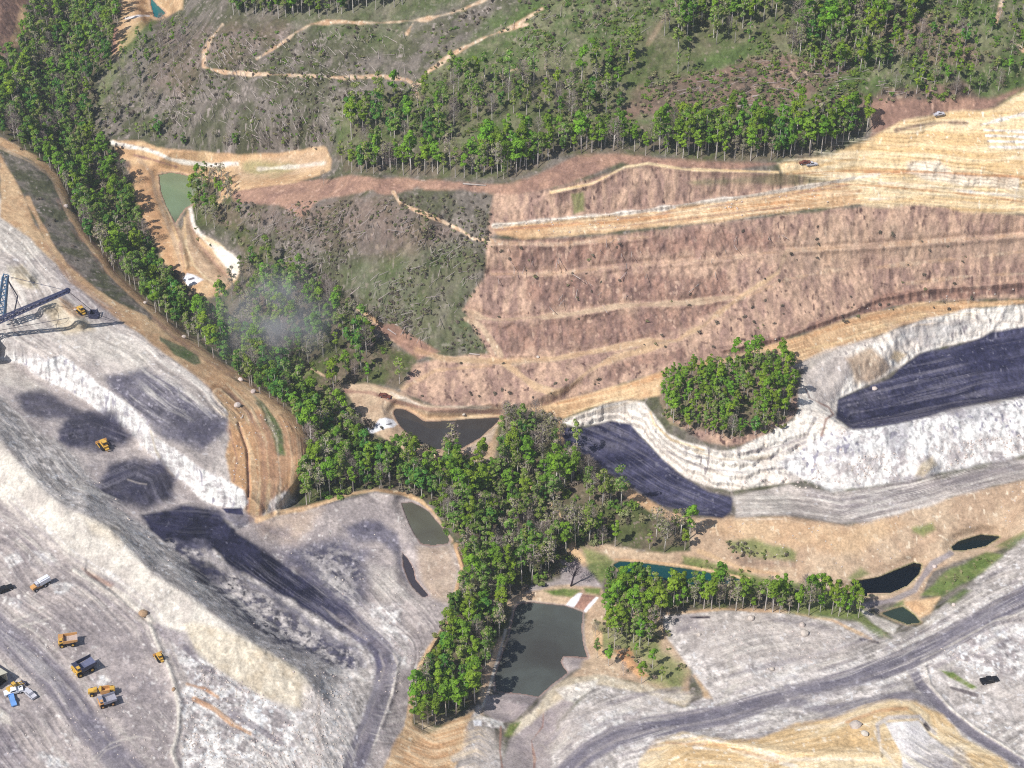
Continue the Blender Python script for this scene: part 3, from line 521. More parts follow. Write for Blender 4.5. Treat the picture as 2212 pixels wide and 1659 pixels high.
for d, z, w, k in ((-48, 'cream', 4, .35), (46, 'cream', 4, .4), (-70, 'spoildark', 4, .35), (66, 'spoildark', 5, .35), (90, 'cream', 4, .35), (-95, 'cream', 4, .3), (120, 'spoildark', 4, .25), (12, 'spoil', 3, .4), (-14, 'spoil', 3, .4)): L(z, off(pl('-60,1300 0,1365 60,1415 120,1470 170,1540 220,1605 290,1680'), d), w, 4, 10, k=k)
for d, z, w, k in ((14, 'cream', 3, .5), (24, 'spoildark', 3, .5), (36, 'cream', 4, .4), (52, 'spoildark', 4, .4), (-16, 'spoildark', 4, .5), (-28, 'rubble', 5, .5)): L(z, off(pl('0,1085 45,1130 150,1220 240,1275 320,1335 345,1395 372,1455'), d), w, 3, 6, k=k)
for d, z, w, k in ((10, 'sand', 3, .6), (20, 'red', 3, .35), (30, 'sand', 4, .5), (42, 'red', 3, .3), (54, 'straw', 4, .5)): L(z, off(pl('470,850 520,900 545,960 552,1040 545,1110'), -d), w, 2.5, 4, k=k)
# --- east bank and ponds
P('tandull', '1225,1190 1300,1178 1440,1196 1492,1190 1492,1120 1590,1118 1700,1114 1830,1133 1900,1114 2000,1085 2100,1060 2240,1030 2500,960 2500,1080 2240,1140 2150,1190 2080,1210 2010,1232 1985,1300 1900,1300 1860,1285 1740,1270 1640,1255 1480,1235 1325,1212 1260,1225', 5, 5)
P('tan', '1495,1122 1590,1122 1700,1118 1830,1137 1900,1120 1960,1130 1850,1200 1700,1180 1560,1165', 14, 10, k=.6)
for s, k in (('1565,1168 1625,1163 1720,1193 1718,1212 1640,1207 1580,1192', .75), ('1970,1140 2015,1128 2022,1145 1995,1158 1972,1150', .8), ('1475,1200 1540,1216 1640,1247 1745,1262 1700,1278 1580,1252 1475,1220', .85), ('1260,1185 1310,1200 1330,1215 1300,1260 1270,1230', .8), ('1830,1250 1860,1225 1880,1240 1840,1258', .7), ('1990,1285 2050,1232 2130,1194 2165,1200 2100,1250 2035,1287', .9), ('2150,1180 2220,1140 2240,1150 2180,1185', .7), ('2045,1300 2080,1270 2100,1275 2060,1305', .85), ('1910,1315 1952,1297 1955,1312 1920,1320', .85), ('1740,1270 1860,1290 1880,1340 1925,1378 1900,1375 1850,1340 1700,1325', .8)): P('grass', s, 6, 6, k=k)
P('scrubbrown', '1570,1195 1720,1212 1720,1225 1600,1222', 7, 6, k=.5)
L('tan', '1330,1209 1400,1213 1480,1223 1560,1238 1620,1252', 6, 2, 2); L('tan', '1510,1190 1600,1228 1680,1240', 9, 3, 4, k=.7); L('tandull', '1990,1275 2010,1232 2050,1206 2120,1188 2240,1125', 10, 3, 3)
L('mud', '1860,1310 1930,1296 1975,1275 1995,1245 2015,1218 2055,1195', 12, 3, 3); P('tan', '1955,1300 2030,1290 2010,1325 1985,1335 1960,1315', 5, 5); P('cream', '1860,1318 1905,1335 1940,1352 1930,1372 1885,1345', 4, 4)
L('tan', '1204,1106 1215,1130 1225,1160 1240,1190 1258,1210', 12, 3, 4); L('tan', '1125,1025 1140,1045 1165,1075 1195,1092 1204,1106', 7, 3, 5)
# --- brown pond surroundings and road to the east pit
P('tandull', '738,832 790,826 840,840 890,860 940,880 1000,886 1082,880 1095,890 1088,905 1062,930 1064,990 990,1002 930,997 880,977 840,952 808,932 788,910 768,880', 4, 4); P('sandwhite', '800,835 880,860 930,880 1060,878 1040,885 940,888 860,866', 4, 5, k=.6)
P('tan', '845,870 930,895 1080,895 1080,905 920,915 855,888', 5, 4, k=.7); L('red', '745,845 800,848 850,866 930,885 1080,890', 9, 3, 3, k=.8); P('tan', '870,970 940,985 1000,980 1050,940 1075,915 1070,990 990,1002 930,997', 5, 5, k=.5); P('mud', '998,970 1060,920 1075,915 1060,950 1030,985', 5, 4, k=.6)
L('dark', '828,868 826,880 832,895', 4, 2, 3, k=.5)
P('concrete', '793,926 812,914 820,904 834,902 848,906 858,916 850,922 836,924 802,936', 2, 1.5, I_sp2); L('dark', '835,917 846,915', 2.5, .8, .3); P('concrete', '394,602 404,590 420,594 440,604 424,613 406,618', 2, 1.5, I_sp1); L('dark', '408,604 418,601', 4, 1, .5)
P('tan', '1104,884 1204,867 1337,834 1437,801 1592,768 1728,725 1842,685 1975,655 2240,645 2400,640 2400,652 2240,656 2108,666 2008,688 1942,708 1885,730 1808,755 1708,792 1600,800 1430,853 1370,861 1304,872 1230,896 1208,905 1180,890', 4, 4, I_trk)
L('orange', '1204,872 1337,840 1437,808 1592,774 1728,733 1842,695 1975,668 2240,652', 8, 4, 3, k=.7); L('red', '1150,878 1204,866 1280,848', 5, 2, 3, k=.7)
for s in ('1240,890 1370,850', '1640,775 1800,742 1900,705 2000,680'): L('sand', s, 5, 2, 3, k=.7)
# --- east pit, knoll and walls
P('tandull', F['knoll'], 4, 5); P('forest', F['knoll'], 10, 8, k=.8); P('redslope', '1436,895 1500,945 1570,968 1620,958 1690,925 1722,890 1728,830 1700,900 1600,945 1500,925', 6, 6)
P('whitebed', '1214,910 1260,890 1300,876 1350,866 1392,871 1410,892 1440,936 1475,952 1510,962 1560,972 1590,969 1625,954 1660,937 1675,925 1715,905 1726,885 1722,850 1740,805 1808,756 1885,731 1942,708 2008,688 2108,665 2240,653 2400,650 2400,690 2240,706 2108,734 2025,754 1985,765 1935,801 1880,831 1812,862 1808,905 1835,926 1880,923 1740,1037 1620,1053 1575,1058 1520,1048 1480,1032 1430,992 1402,960 1385,945 1330,911 1290,915 1240,921', 4, 4, I_wallk)
P('white', '1740,1037 1680,1000 1800,930 1835,926 1880,922 1960,906 2050,881 2140,869 2240,852 2400,825 2400,935 2240,972 2160,991 2080,1011 2000,1031 1900,1047 1840,1057 1800,1062', 6, 6, I_wallr); P('rubble', '1760,1000 1900,980 2050,950 2240,930 2240,972 2080,1011 1900,1047 1800,1062', 16, 14, k=.85)
P('coalgrey', '1900,925 1960,908 1980,920 1960,960 1940,990', 12, 10, k=.5); P('coalgrey', '2040,890 2120,875 2180,870 2160,900 2080,915', 12, 14, k=.4); P('coalgrey', '1810,950 1870,950 1860,985 1800,980', 14, 12, k=.4); P('coalgrey', '1920,700 2000,690 2100,700 2040,740 1940,755', 14, 16, k=.35)
P('spoil', '1738,803 1800,770 1850,770 1835,820 1808,862 1770,880 1745,840', 7, 6); P('tandull', '1830,775 1880,745 1900,765 1935,795 1880,828 1845,830', 8, 6, k=.85); P('sand', '1930,755 1960,765 1940,785 1920,775', 5, 5, k=.8); P('spoil', '1710,790 1780,756 1885,728 1890,738 1800,770 1740,800', 4, 3, k=.7)
P('straw', '1990,1000 2015,985 2025,1005 1995,1030 1975,1030', 5, 5); P('spoildark', '1955,1030 1990,1025 1975,1045 1950,1045', 6, 5, k=.7)
P('coal', '1808,862 1845,846 1880,831 1920,817 1935,801 1985,764 2025,754 2108,734 2142,714 2240,702 2400,690 2400,826 2240,850 2142,866 2058,885 1975,908 1902,924 1842,928 1825,914 1806,902', 4, 4, I_coal)
P('coalgrey', '1812,862 1860,845 1900,835 1920,860 1850,895 1815,890', 14, 10, k=.5)
for s in ('1475,975 1520,990 1600,995 1660,990 1740,955', '1600,980 1680,965 1740,945 1760,905', '1440,975 1520,1012 1600,1020 1700,1010', '1560,985 1620,995 1680,985'): L('spoildark', s, 3, 2, 4, k=.6)
L('straw', '1500,975 1560,992 1640,990 1660,985', 6, 3, 4, k=.7); L('red', '1740,840 1750,860 1790,880 1800,895 1785,905 1775,940', 4, 2, 3, k=.8); L('sand', '1405,890 1412,915 1450,950 1520,972', 5, 2, 2, k=.8)
P('coal', '1218,925 1262,925 1320,911 1362,916 1388,947 1402,960 1430,992 1480,1032 1530,1062 1584,1076 1580,1106 1560,1118 1490,1111 1430,1091 1380,1061 1310,1021 1290,1001 1250,976 1214,952', 4, 4, I_coal2)
P('coalgrey', '1300,950 1350,955 1340,975 1300,970', 8, 10, k=.5); P('tan', '1300,1022 1375,1066 1430,1098 1490,1116 1480,1128 1420,1112 1340,1065', 4, 5); L('tan', '1210,905 1206,930 1216,958', 6, 3, 3)
P('spoil', '1584,1076 1700,1048 1800,1064 1900,1050 2050,1030 2240,985 2400,950 2400,1000 2240,1028 2100,1060 1980,1100 1860,1131 1820,1132 1700,1112 1590,1117', 5, 4); P('spoildark', '1720,1042 1800,1070 1950,1045 2150,1000 2240,1000 2100,1045 1950,1090 1860,1125 1800,1100', 16, 12, k=.6); P('cream', '1590,1080 1700,1065 1720,1100 1600,1110', 14, 12, k=.6)
for s in ('1740,1060 1900,1070 2100,1020 2240,990', '1760,1080 1900,1085 2100,1045', '1800,1100 1900,1100 2000,1075'): L('rubblegrey', s, 5, 3, 5, k=.7)

for key, lev, col, lab in PONDS:
    L('mud' if key in ('p_big', 'p_flat', 'p_puddle') else 'tandull', TR[key] + TR[key][:1], 9, 3, 4, k=.75); L('grass' if key in ('p_navy', 'p_dark', 'p_green', 'p_teal') else 'red', TR[key] + TR[key][:1], 4, 2, 3, k=.6)
# drag marks and tyre tracks run along roads, banks and lifts
def streak(region, line, wid, k, light=(236, 228, 216), soft=10, share=.6, ex=True):
    sl, m = poly_mask(pl(region), soft, 6); m = m * ((ID[sl] != I_coal) & (ID[sl] != I_coal2) & (ID[sl] != I_coalw) if ex else 1)
    d = seg_dist(U[sl], V[sl], pl(line) if isinstance(line, str) else line, False); wv = (fbm(X0[sl] / 45, Y0[sl] / 45, 3) - .5) * 5
    a = (U[sl] * .9 + V[sl] * .44) / 150
    n = .6 * fbm(d / wid + wv, a, 4, .65) + .4 * fbm(d / (wid * .3) + wv * 2, a * 2.4 + 9, 3)
    patch = sstep(.3, .6, fbm(X0[sl] / 38 + 8, Y0[sl] / 38, 3)); t = np.clip((n - .5) * 5.5, -1, 1) * patch * m
    C[sl] *= (1 + k * np.minimum(t, 0))[..., None]
    w = (np.maximum(t, 0) * share)[..., None]; C[sl] = C[sl] * (1 - w) + S(light) * w
    H[sl] += t * .25
streak('1190,1700 1210,1560 1290,1480 1480,1530 1440,1330 1720,1322 1920,1375 2240,1165 2500,1100 2500,1500 2230,1640 2000,1500 1800,1550 1475,1590 1340,1700', TR['haul_east'], 9, .34)
streak('1380,1650 1475,1585 1640,1600 1800,1555 1960,1515 2080,1590 2240,1690 2240,1900 1360,1900', '1380,1640 1475,1585 1640,1600 1800,1555 1960,1515 2080,1590 2240,1690', 9, .3, (250, 236, 206))
streak('1680,352 1950,262 2240,190 2400,120 2400,470 2000,430 1860,436', '1700,376 2000,388 2400,396', 7, .26, (252, 238, 212))
streak('1065,488 1400,455 1840,386 1960,380 2240,420 2240,458 1860,442 1560,477 1130,517', '1065,495 1400,472 1700,430 1900,408 2240,440', 5, .24, (248, 228, 192))
streak('0,1085 150,1220 320,1335 372,1455 390,1520 395,1660 0,1700', '-60,1300 0,1365 60,1415 120,1470 170,1540 220,1605 290,1680', 10, .16, share=.28)
streak('450,820 530,850 640,910 665,990 600,1095 545,1130 500,1050', '470,850 520,900 545,960 552,1040 545,1110', 7, .26, (240, 214, 176))
streak('0,470 110,560 310,727 450,835 495,900 485,985 380,976 233,846 60,748 0,725', TR['belt_edge'], 11, .32)
streak('1584,1076 1800,1064 2240,985 2400,950 2400,1000 2100,1060 1860,1131 1590,1117', '1584,1117 1700,1112 1820,1131 1980,1100 2240,1028', 6, .34)
streak('1104,884 1337,834 1728,725 1975,655 2240,645 2240,656 1942,708 1708,792 1430,853 1208,905', '1204,872 1337,840 1437,808 1592,774 1728,733 1842,695 1975,668 2240,652', 5, .26, (240, 208, 164))
streak('540,1130 810,1060 972,1172 1000,1230 912,1430 860,1620 790,1600 850,1430 745,1320 510,1150', '480,1130 600,1225 745,1320 840,1420', 12, .22, share=.3)
streak('0,853 160,983 310,1135 470,1268 735,1432 677,1483 567,1399 400,1279 233,1139 100,1066 0,950', TR['crest'], 9, .14)
streak('390,1500 440,1425 640,1540 690,1450 790,1440 760,1700 395,1700', '390,1380 480,1480 640,1580 700,1700', 9, .3)
streak('745,830 1080,884 1080,905 1060,990 940,1000 790,945', TR['p_mid'] + TR['p_mid'][:1], 5, .16, (232, 208, 170))
streak('820,1700 885,1565 1000,1546 1040,1530 1100,1590 1190,1500 1240,1520 1200,1700', '880,1560 940,1590 1040,1560 1150,1640', 8, .24, (236, 212, 176))
for s in ('2120,270 2170,256 2240,240', '2126,281 2240,286', '2130,293 2240,297', '2135,305 2240,307', '2138,317 2240,319', '2150,262 2200,250 2240,250'): L('whitebed', s, 5, 2, 3)
for s in ('1700,376 1850,368 2000,371 2240,384', '1790,396 1900,402 2050,415 2240,440'): L('orange', s, 3.5, 2, 3, k=.8)
for s in ('1070,497 1200,486 1400,466 1640,431 1840,398', '1180,507 1400,482 1700,447'): L('red', s, 3, 1.5, 3, k=.6)
L('whitebed', '1066,487 1200,474 1400,454 1640,419 1840,386 1900,376', 6, 3, 5, k=.8); P('sand', '1840,440 2000,420 2240,445 2240,462 2100,462 2000,440 1900,448', 5, 6, k=.7)
for s, w in (('1060,780 1200,775 1300,756 1400,737 1460,735 1520,703 1560,671 1600,641 1680,590', 9), ('1090,785 1130,815 1160,838 1200,848 1230,838 1270,802 1330,772 1440,744', 10), ('900,756 960,775 1100,783', 9), ('870,840 940,800 1060,790', 5)): L('tan', s, w, 4, 5, k=.55)
DUSTY = (146, 141, 150)
streak('1808,862 1880,831 1935,801 2025,754 2240,702 2400,690 2400,826 2140,866 1975,908 1842,928', '1842,905 2058,862 2240,826', 7, .3, DUSTY, 6, .4, False)
streak('1218,925 1320,911 1388,947 1430,992 1530,1062 1584,1076 1560,1118 1430,1091 1310,1021', '1230,940 1330,985 1430,1050 1570,1110', 7, .3, DUSTY, 6, .4, False)
streak('305,1112 400,1090 473,1106 567,1183 700,1280 838,1420 790,1410 650,1312 460,1188', '310,1120 470,1130 600,1230 740,1330', 6, .3, DUSTY, 5, .4, False)
streak('195,1045 235,1000 290,980 345,990 380,1035 372,1080 320,1100 260,1092', '215,1010 290,975 360,1000 385,1050', 7, .3, DUSTY, 8, .45, False); L('spoil', '276,1036 300,1044 316,1046', 4, 2, 2, k=.7)
streak('125,932 195,885 250,900 292,940 210,972', '125,900 200,880 300,920', 6, .3, DUSTY, 8, .4, False)
# olive pond basin: dam track and spill channel
P('tandull', '404,452 412,484 432,524 470,560 502,592 480,624 440,604 412,562 394,508', 5, 5, k=.75); L('sand', '398,470 402,530 418,572 446,602 482,618', 4, 2, 3, k=.7); L('red', '408,470 424,520 462,566 492,598', 4, 2, 4, k=.5); L('red', '372,470 388,520 398,580', 4, 2, 3, k=.55); L('tandull', '300,345 328,372 336,420 356,470 378,520 392,585', 8, 2, 3, k=.7); L('sand', '346,395 356,440 372,482 386,520', 3, 2, 3, k=.6)
# ------------------------------------------------------------------ finish heights: ponds, berms, relief
def add_line_h(s, w, dh):
    pts = pl(s) if isinstance(s, str) else s
    sl = sl_of(pts, w * 2); d = seg_dist(U[sl], V[sl], pts, False)
    H[sl] += dh * np.exp(-(d / w) ** 2)
for s, w, dh in (('160,1232 250,1285 318,1332 338,1388 368,1450 388,1520 384,1580 372,1625 392,1680', 7, 1.0), ('985,1180 1002,1230 985,1285 975,1335 940,1385 912,1435 893,1490', 5, 1.3), ('600,1107 700,1087 812,1059 905,1081 972,1170', 5, 1.3),
                 ('860,1420 850,1500 825,1570', 5, .6), ('2000,1430 2130,1358 2212,1320', 4, .8), ('2000,1440 2010,1480 2060,1535 2120,1580 2240,1655', 4, .9), ('1068,486 1300,466 1640,419 1840,385', 4, 1.2), ('515,915 534,970 538,1050 535,1100', 3, -1.2),
                 ('20,590 60,600', 16, 4), ('95,665 130,655 170,695', 14, 4), ('190,1232 260,1290 330,1350', 5, -1.2), ('1562,757 1700,724 1842,672 1900,645 2000,628 2240,610', 5, 1.5), ('1345,1415 1375,1445', 14, 1.5), ('2000,1008 2008,1010', 16, 4), ('1500,1590 1700,1625 1900,1630', 8, 1.5), ('395,602 440,606', 8, .6), ('350,400 368,470 390,520 402,575', 7, 1.4), ('408,470 424,520 462,566 492,598', 9, -2.2), ('150,925 240,920', 18, 1.8), ('240,1035 340,1045', 30, 2.2), ('800,930 850,912', 8, .6)):
    add_line_h(s, w, dh)
def bench(s, w, a):
    pts = pl(s); sl = sl_of(pts, w * 4); uu, vv = U[sl], V[sl]; d = seg_dist(uu, vv, pts, False)
    vy = np.interp(uu, *zip(*sorted((p[0], p[1]) for p in pts))); sg = np.where(vv > vy, 1.0, -1.0)
    H[sl] += a * sg * (d / w) * np.exp(-(d / w) ** 2) * .85
for s, w, a in (('1000,669 1040,686 1070,691 1150,686 1250,676 1340,660 1475,655 1590,641', 9, 1.8), ('755,650 800,692 850,731 900,756 960,775 1100,783 1200,776 1300,756 1400,737 1460,738', 9, 1.6), ('1060,592 1200,591 1290,581 1400,570 1550,560 1700,541 1900,530 2240,505', 8, 1.6), ('1055,525 1200,528 1400,512', 7, 1.3), ('440,145 490,157 640,163 830,165 880,172', 6, 1.2), ('672,52 800,50 920,42 1060,-6', 6, 1.2), ('1190,416 1280,396 1350,361 1400,353 1480,366 1680,372', 6, 1.2)): bench(s, w, a)
amp = REL
inm = blur(((U > -300) & (U < 2500) & (V > -200) & (V < 1900)).astype(float), 3)
n1 = fbm(X0 / 7, Y0 / 7, 5, .55) - .5
n2 = fbm(X0 / 2.2 + 50, Y0 / 2.2, 3) - .5
H += (n1 * 2.6 * np.clip(amp, 0, .6) + n2 * 1.5 * amp) * inm
H += nat * (fbm(X0 / 30, Y0 / 30, 3) - .5) * 8 * inm
# terraces of the sand fill: low shelves along the contour
sl, m = poly_mask(pl('1880,310 1950,268 2050,246 2150,240 2240,185 2400,130 2400,450 2240,440 2000,400 1900,380'), 20, 8)
st = 1.6; q = H[sl] / st; fr = q - np.floor(q); H[sl] += m * st * (sstep(.25, .75, fr) - fr) * .5
sl, m = poly_mask(pl('1380,1650 1475,1585 1640,1600 1800,1555 1960,1515 2080,1590 2240,1690 2240,1900 1360,1900'), 20, 8)
pad = poly_mask(pl('1890,1545 1990,1540 2080,1620 2070,1720 1950,1720 1900,1600'), 10, 2); mm_ = np.zeros_like(H); mm_[pad[0]] = pad[1]; m = m * (1 - mm_[sl]); st = 1.2; q = H[sl] / st; fr = q - np.floor(q); H[sl] += m * st * (sstep(.25, .75, fr) - fr) * .8
# ledges in the white walls
for key, idn in (('k', I_wallk),):
    mk = blur(((ID == idn) & (V > 885)).astype(float), 2); st = 3.2; q = (H + n1 * 3) / st; fr = q - np.floor(q); H += mk * st * (sstep(.3, .7, fr) - fr) * .75
for key, lev, col, lab in PONDS:
    pts = TR[key]; sl = sl_of(pts, 30); d = sdist(sl, pts) + WARP[sl] * 1.2
    ring = 1 - sstep(4, 26, d)
    hh = H[sl] * (1 - ring) + (lev + .5 + np.clip(d, 0, 30) * .05) * ring
    H[sl] = np.where(d < 0, lev - .3 - np.clip(-d, 0, 12) * .12, np.maximum(hh, lev + .25 + 0 * d))
# ground distance never folds back along a sight line: no overhangs
yv = (CV - V) / F_PX; DY = CP + yv * SP; DZ = -(-SP + yv * CP); SLOPE = DY / DZ
Yd = (CAM_H - H) * SLOPE
Yr = np.maximum.accumulate(Yd[::-1] + 0, 0)[::-1]
Yr = Yr + np.linspace(1, 0, NV)[:, None] * .01
H = CAM_H - Yr / SLOPE
X1, Y1, _ = world_pt(U, V, H)
Xw, Yw, Hw = np.asarray(X1), np.asarray(Y1), H

def ground(u, v):
    i = np.clip(np.searchsorted(US, u) - 1, 0, NU - 2); j = np.clip(np.searchsorted(VS, v) - 1, 0, NV - 2)
    a = (u - US[i]) / (US[i + 1] - US[i]); b = (v - VS[j]) / (VS[j + 1] - VS[j])
    f = lambda A: (A[j, i] * (1 - a) + A[j, i + 1] * a) * (1 - b) + (A[j + 1, i] * (1 - a) + A[j + 1, i + 1] * a) * b
    return Vector((float(f(Xw)), float(f(Yw)), float(f(Hw))))

# ------------------------------------------------------------------ materials
def mat(name, col, rough=.9, spec=.2, metal=0, noise=0.0, scale=1.0, bump=0.0, trans=0.0, randv=0.0):
    m = bpy.data.materials.new(name); m.use_nodes = True; nt = m.node_tree; b = nt.nodes['Principled BSDF']
    b.inputs['Base Color'].default_value = (*col, 1); b.inputs['Roughness'].default_value = rough
    b.inputs['Specular IOR Level'].default_value = spec; b.inputs['Metallic'].default_value = metal
    src = None
    if noise or randv:
        tc = nt.nodes.new('ShaderNodeTexCoord'); nz = nt.nodes.new('ShaderNodeTexNoise'); nz.inputs['Scale'].default_value = scale; nz.inputs['Detail'].default_value = 4
        nt.links.new(tc.outputs['Object'], nz.inputs['Vector'])
        hsv = nt.nodes.new('ShaderNodeHueSaturation'); hsv.inputs['Color'].default_value = (*col, 1)
        mr = nt.nodes.new('ShaderNodeMapRange'); mr.inputs[1].default_value = .3; mr.inputs[2].default_value = .7; mr.inputs[3].default_value = 1 - noise; mr.inputs[4].default_value = 1 + noise
        nt.links.new(nz.outputs['Fac'], mr.inputs[0])
        last = mr.outputs[0]
        if randv:
            oi = nt.nodes.new('ShaderNodeObjectInfo'); m2 = nt.nodes.new('ShaderNodeMapRange'); m2.inputs[3].default_value = 1 - randv; m2.inputs[4].default_value = 1 + randv
            nt.links.new(oi.outputs['Random'], m2.inputs[0]); mu = nt.nodes.new('ShaderNodeMath'); mu.operation = 'MULTIPLY'
            nt.links.new(last, mu.inputs[0]); nt.links.new(m2.outputs[0], mu.inputs[1]); last = mu.outputs[0]
            m3 = nt.nodes.new('ShaderNodeMath'); m3.operation = 'MULTIPLY_ADD'; m3.inputs[1].default_value = 7.13; m3.inputs[2].default_value = .2
            fr = nt.nodes.new('ShaderNodeMath'); fr.operation = 'FRACT'; nt.links.new(oi.outputs['Random'], m3.inputs[0]); nt.links.new(m3.outputs[0], fr.inputs[0])
            m4 = nt.nodes.new('ShaderNodeMapRange'); m4.inputs[3].default_value = .5 - .04; m4.inputs[4].default_value = .5 + .008
            nt.links.new(fr.outputs[0], m4.inputs[0]); nt.links.new(m4.outputs[0], hsv.inputs['Hue'])
        nt.links.new(last, hsv.inputs['Value']); nt.links.new(hsv.outputs[0], b.inputs['Base Color']); src = hsv.outputs[0]
        if bump:
            bp = nt.nodes.new('ShaderNodeBump'); bp.inputs['Strength'].default_value = bump; nt.links.new(nz.outputs['Fac'], bp.inputs['Height']); nt.links.new(bp.outputs[0], b.inputs['Normal'])
    if trans:
        tr = nt.nodes.new('ShaderNodeBsdfTranslucent'); mx = nt.nodes.new('ShaderNodeMixShader'); mx.inputs[0].default_value = trans
        tr.inputs[0].default_value = (*col, 1)
        if src: nt.links.new(src, tr.inputs[0])
        nt.links.new(b.outputs[0], mx.inputs[1]); nt.links.new(tr.outputs[0], mx.inputs[2]); nt.links.new(mx.outputs[0], nt.nodes['Material Output'].inputs[0])
    return m
def terrain_mat():
    m = bpy.data.materials.new('worked_ground'); m.use_nodes = True; nt = m.node_tree; b = nt.nodes['Principled BSDF']
    at = nt.nodes.new('ShaderNodeAttribute'); at.attribute_name = 'surface'
    geo = nt.nodes.new('ShaderNodeNewGeometry')
    n1 = nt.nodes.new('ShaderNodeTexNoise'); n1.inputs['Scale'].default_value = 1.1; n1.inputs['Detail'].default_value = 5; n1.inputs['Roughness'].default_value = .65
    nt.links.new(geo.outputs['Position'], n1.inputs['Vector'])
    mr = nt.nodes.new('ShaderNodeMapRange'); mr.inputs[1].default_value = .3; mr.inputs[2].default_value = .7; mr.inputs[3].default_value = .76; mr.inputs[4].default_value = 1.22
    nt.links.new(n1.outputs['Fac'], mr.inputs[0])
    n0 = nt.nodes.new('ShaderNodeTexNoise'); n0.inputs['Scale'].default_value = .28; n0.inputs['Detail'].default_value = 6; n0.inputs['Roughness'].default_value = .6; n0.inputs['Distortion'].default_value = .6
    nt.links.new(geo.outputs['Position'], n0.inputs['Vector']); m0 = nt.nodes.new('ShaderNodeMapRange'); m0.inputs[1].default_value = .32; m0.inputs[2].default_value = .68; m0.inputs[3].default_value = .84; m0.inputs[4].default_value = 1.15
    nt.links.new(n0.outputs['Fac'], m0.inputs[0]); mm = nt.nodes.new('ShaderNodeMath'); mm.operation = 'MULTIPLY'; nt.links.new(m0.outputs[0], mm.inputs[0]); nt.links.new(mr.outputs[0], mm.inputs[1])
    hs = nt.nodes.new('ShaderNodeHueSaturation'); nt.links.new(at.outputs['Color'], hs.inputs['Color']); nt.links.new(mm.outputs[0], hs.inputs['Value'])
    nt.links.new(hs.outputs[0], b.inputs['Base Color'])
    bp = nt.nodes.new('ShaderNodeBump'); bp.inputs['Strength'].default_value = .5; bp.inputs['Distance'].default_value = .5
    nt.links.new(n1.outputs['Fac'], bp.inputs['Height']); nt.links.new(bp.outputs[0], b.inputs['Normal'])
    b.inputs['Roughness'].default_value = .95; b.inputs['Specular IOR Level'].default_value = .15
    return m
M_T = terrain_mat()
M = dict(yellow=mat('yellow_paint', S((218, 172, 74)), .6, .4, noise=.14, scale=1.2), orange=mat('dusty_orange_paint', S((214, 160, 100)), .65, .4, noise=.14, scale=1.2), cream=mat('cream_panel', S((236, 228, 204)), .6, .3, noise=.05), steel=mat('dark_steel', S((62, 64, 88)), .6, .4, noise=.2, scale=1),
         bed=mat('dusty_bed', S((190, 170, 160)), .85, .2, noise=.14, scale=1), slate=mat('slate_bed', S((104, 108, 136)), .7, .3, noise=.12, scale=1), grey=mat('grey_bed', S((158, 156, 168)), .7, .3, noise=.12), white=mat('white_paint', S((244, 244, 250)), .4, .4, noise=.05), blue=mat('blue_paint', S((120, 166, 226)), .4, .5, noise=.06), silver=mat('silver_paint', S((206, 204, 212)), .35, .5, noise=.08), black=mat('black_paint', S((30, 30, 36)), .5, .4, noise=.1),
         rubber=mat('tyre_rubber', S((34, 34, 38)), .9, .2, noise=.15), glass=mat('cab_glass', (.02, .025, .03), .1, .5), teal=mat('blue_grey_steel', S((94, 124, 154)), .55, .4, noise=.15, scale=.4), navy=mat('dark_blue_steel', S((58, 62, 92)), .55, .4, noise=.15, scale=.4), brown=mat('rusty_red', S((120, 74, 64)), .8, .2, noise=.2),
         bark=mat('pale_bark', S((206, 198, 188)), .95, .1, noise=.25, scale=.8, randv=.2), darkbark=mat('dark_bark', S((66, 56, 66)), .95, .1, noise=.2), log=mat('weathered_log', S((190, 178, 170)), .95, .1, noise=.15, randv=.15), rock=mat('pale_rock', S((206, 194, 182)), .95, .1, noise=.2, scale=.6, bump=.3, randv=.12), brownrock=mat('brown_rock', S((176, 146, 116)), .95, .1, noise=.2, scale=.6, bump=.3),
         bright=mat('fresh_green_leaf', S((122, 168, 46), .86), .7, .2, noise=.3, scale=.35, trans=.36, randv=.22), mid=mat('mid_green_leaf', S((118, 156, 62), .85), .7, .2, noise=.3, scale=.35, trans=.34, randv=.22), deep=mat('deep_green_leaf', S((74, 122, 50), .8), .75, .2, noise=.3, scale=.35, trans=.12, randv=.2), pale=mat('budding_leaf', S((150, 152, 108), .85), .8, .1, noise=.25, scale=.35, trans=.2, randv=.2),
         twig=mat('grey_twig', S((150, 138, 128), .8), .95, .1, noise=.25, scale=.35, randv=.2), brush=mat('grey_brush', S((122, 114, 98), .75), .95, .1, noise=.3, scale=.6, randv=.3), shrubgreen=mat('shrub_leaf', S((118, 132, 76), .8), .8, .1, noise=.3, scale=.6, trans=.15, randv=.25))

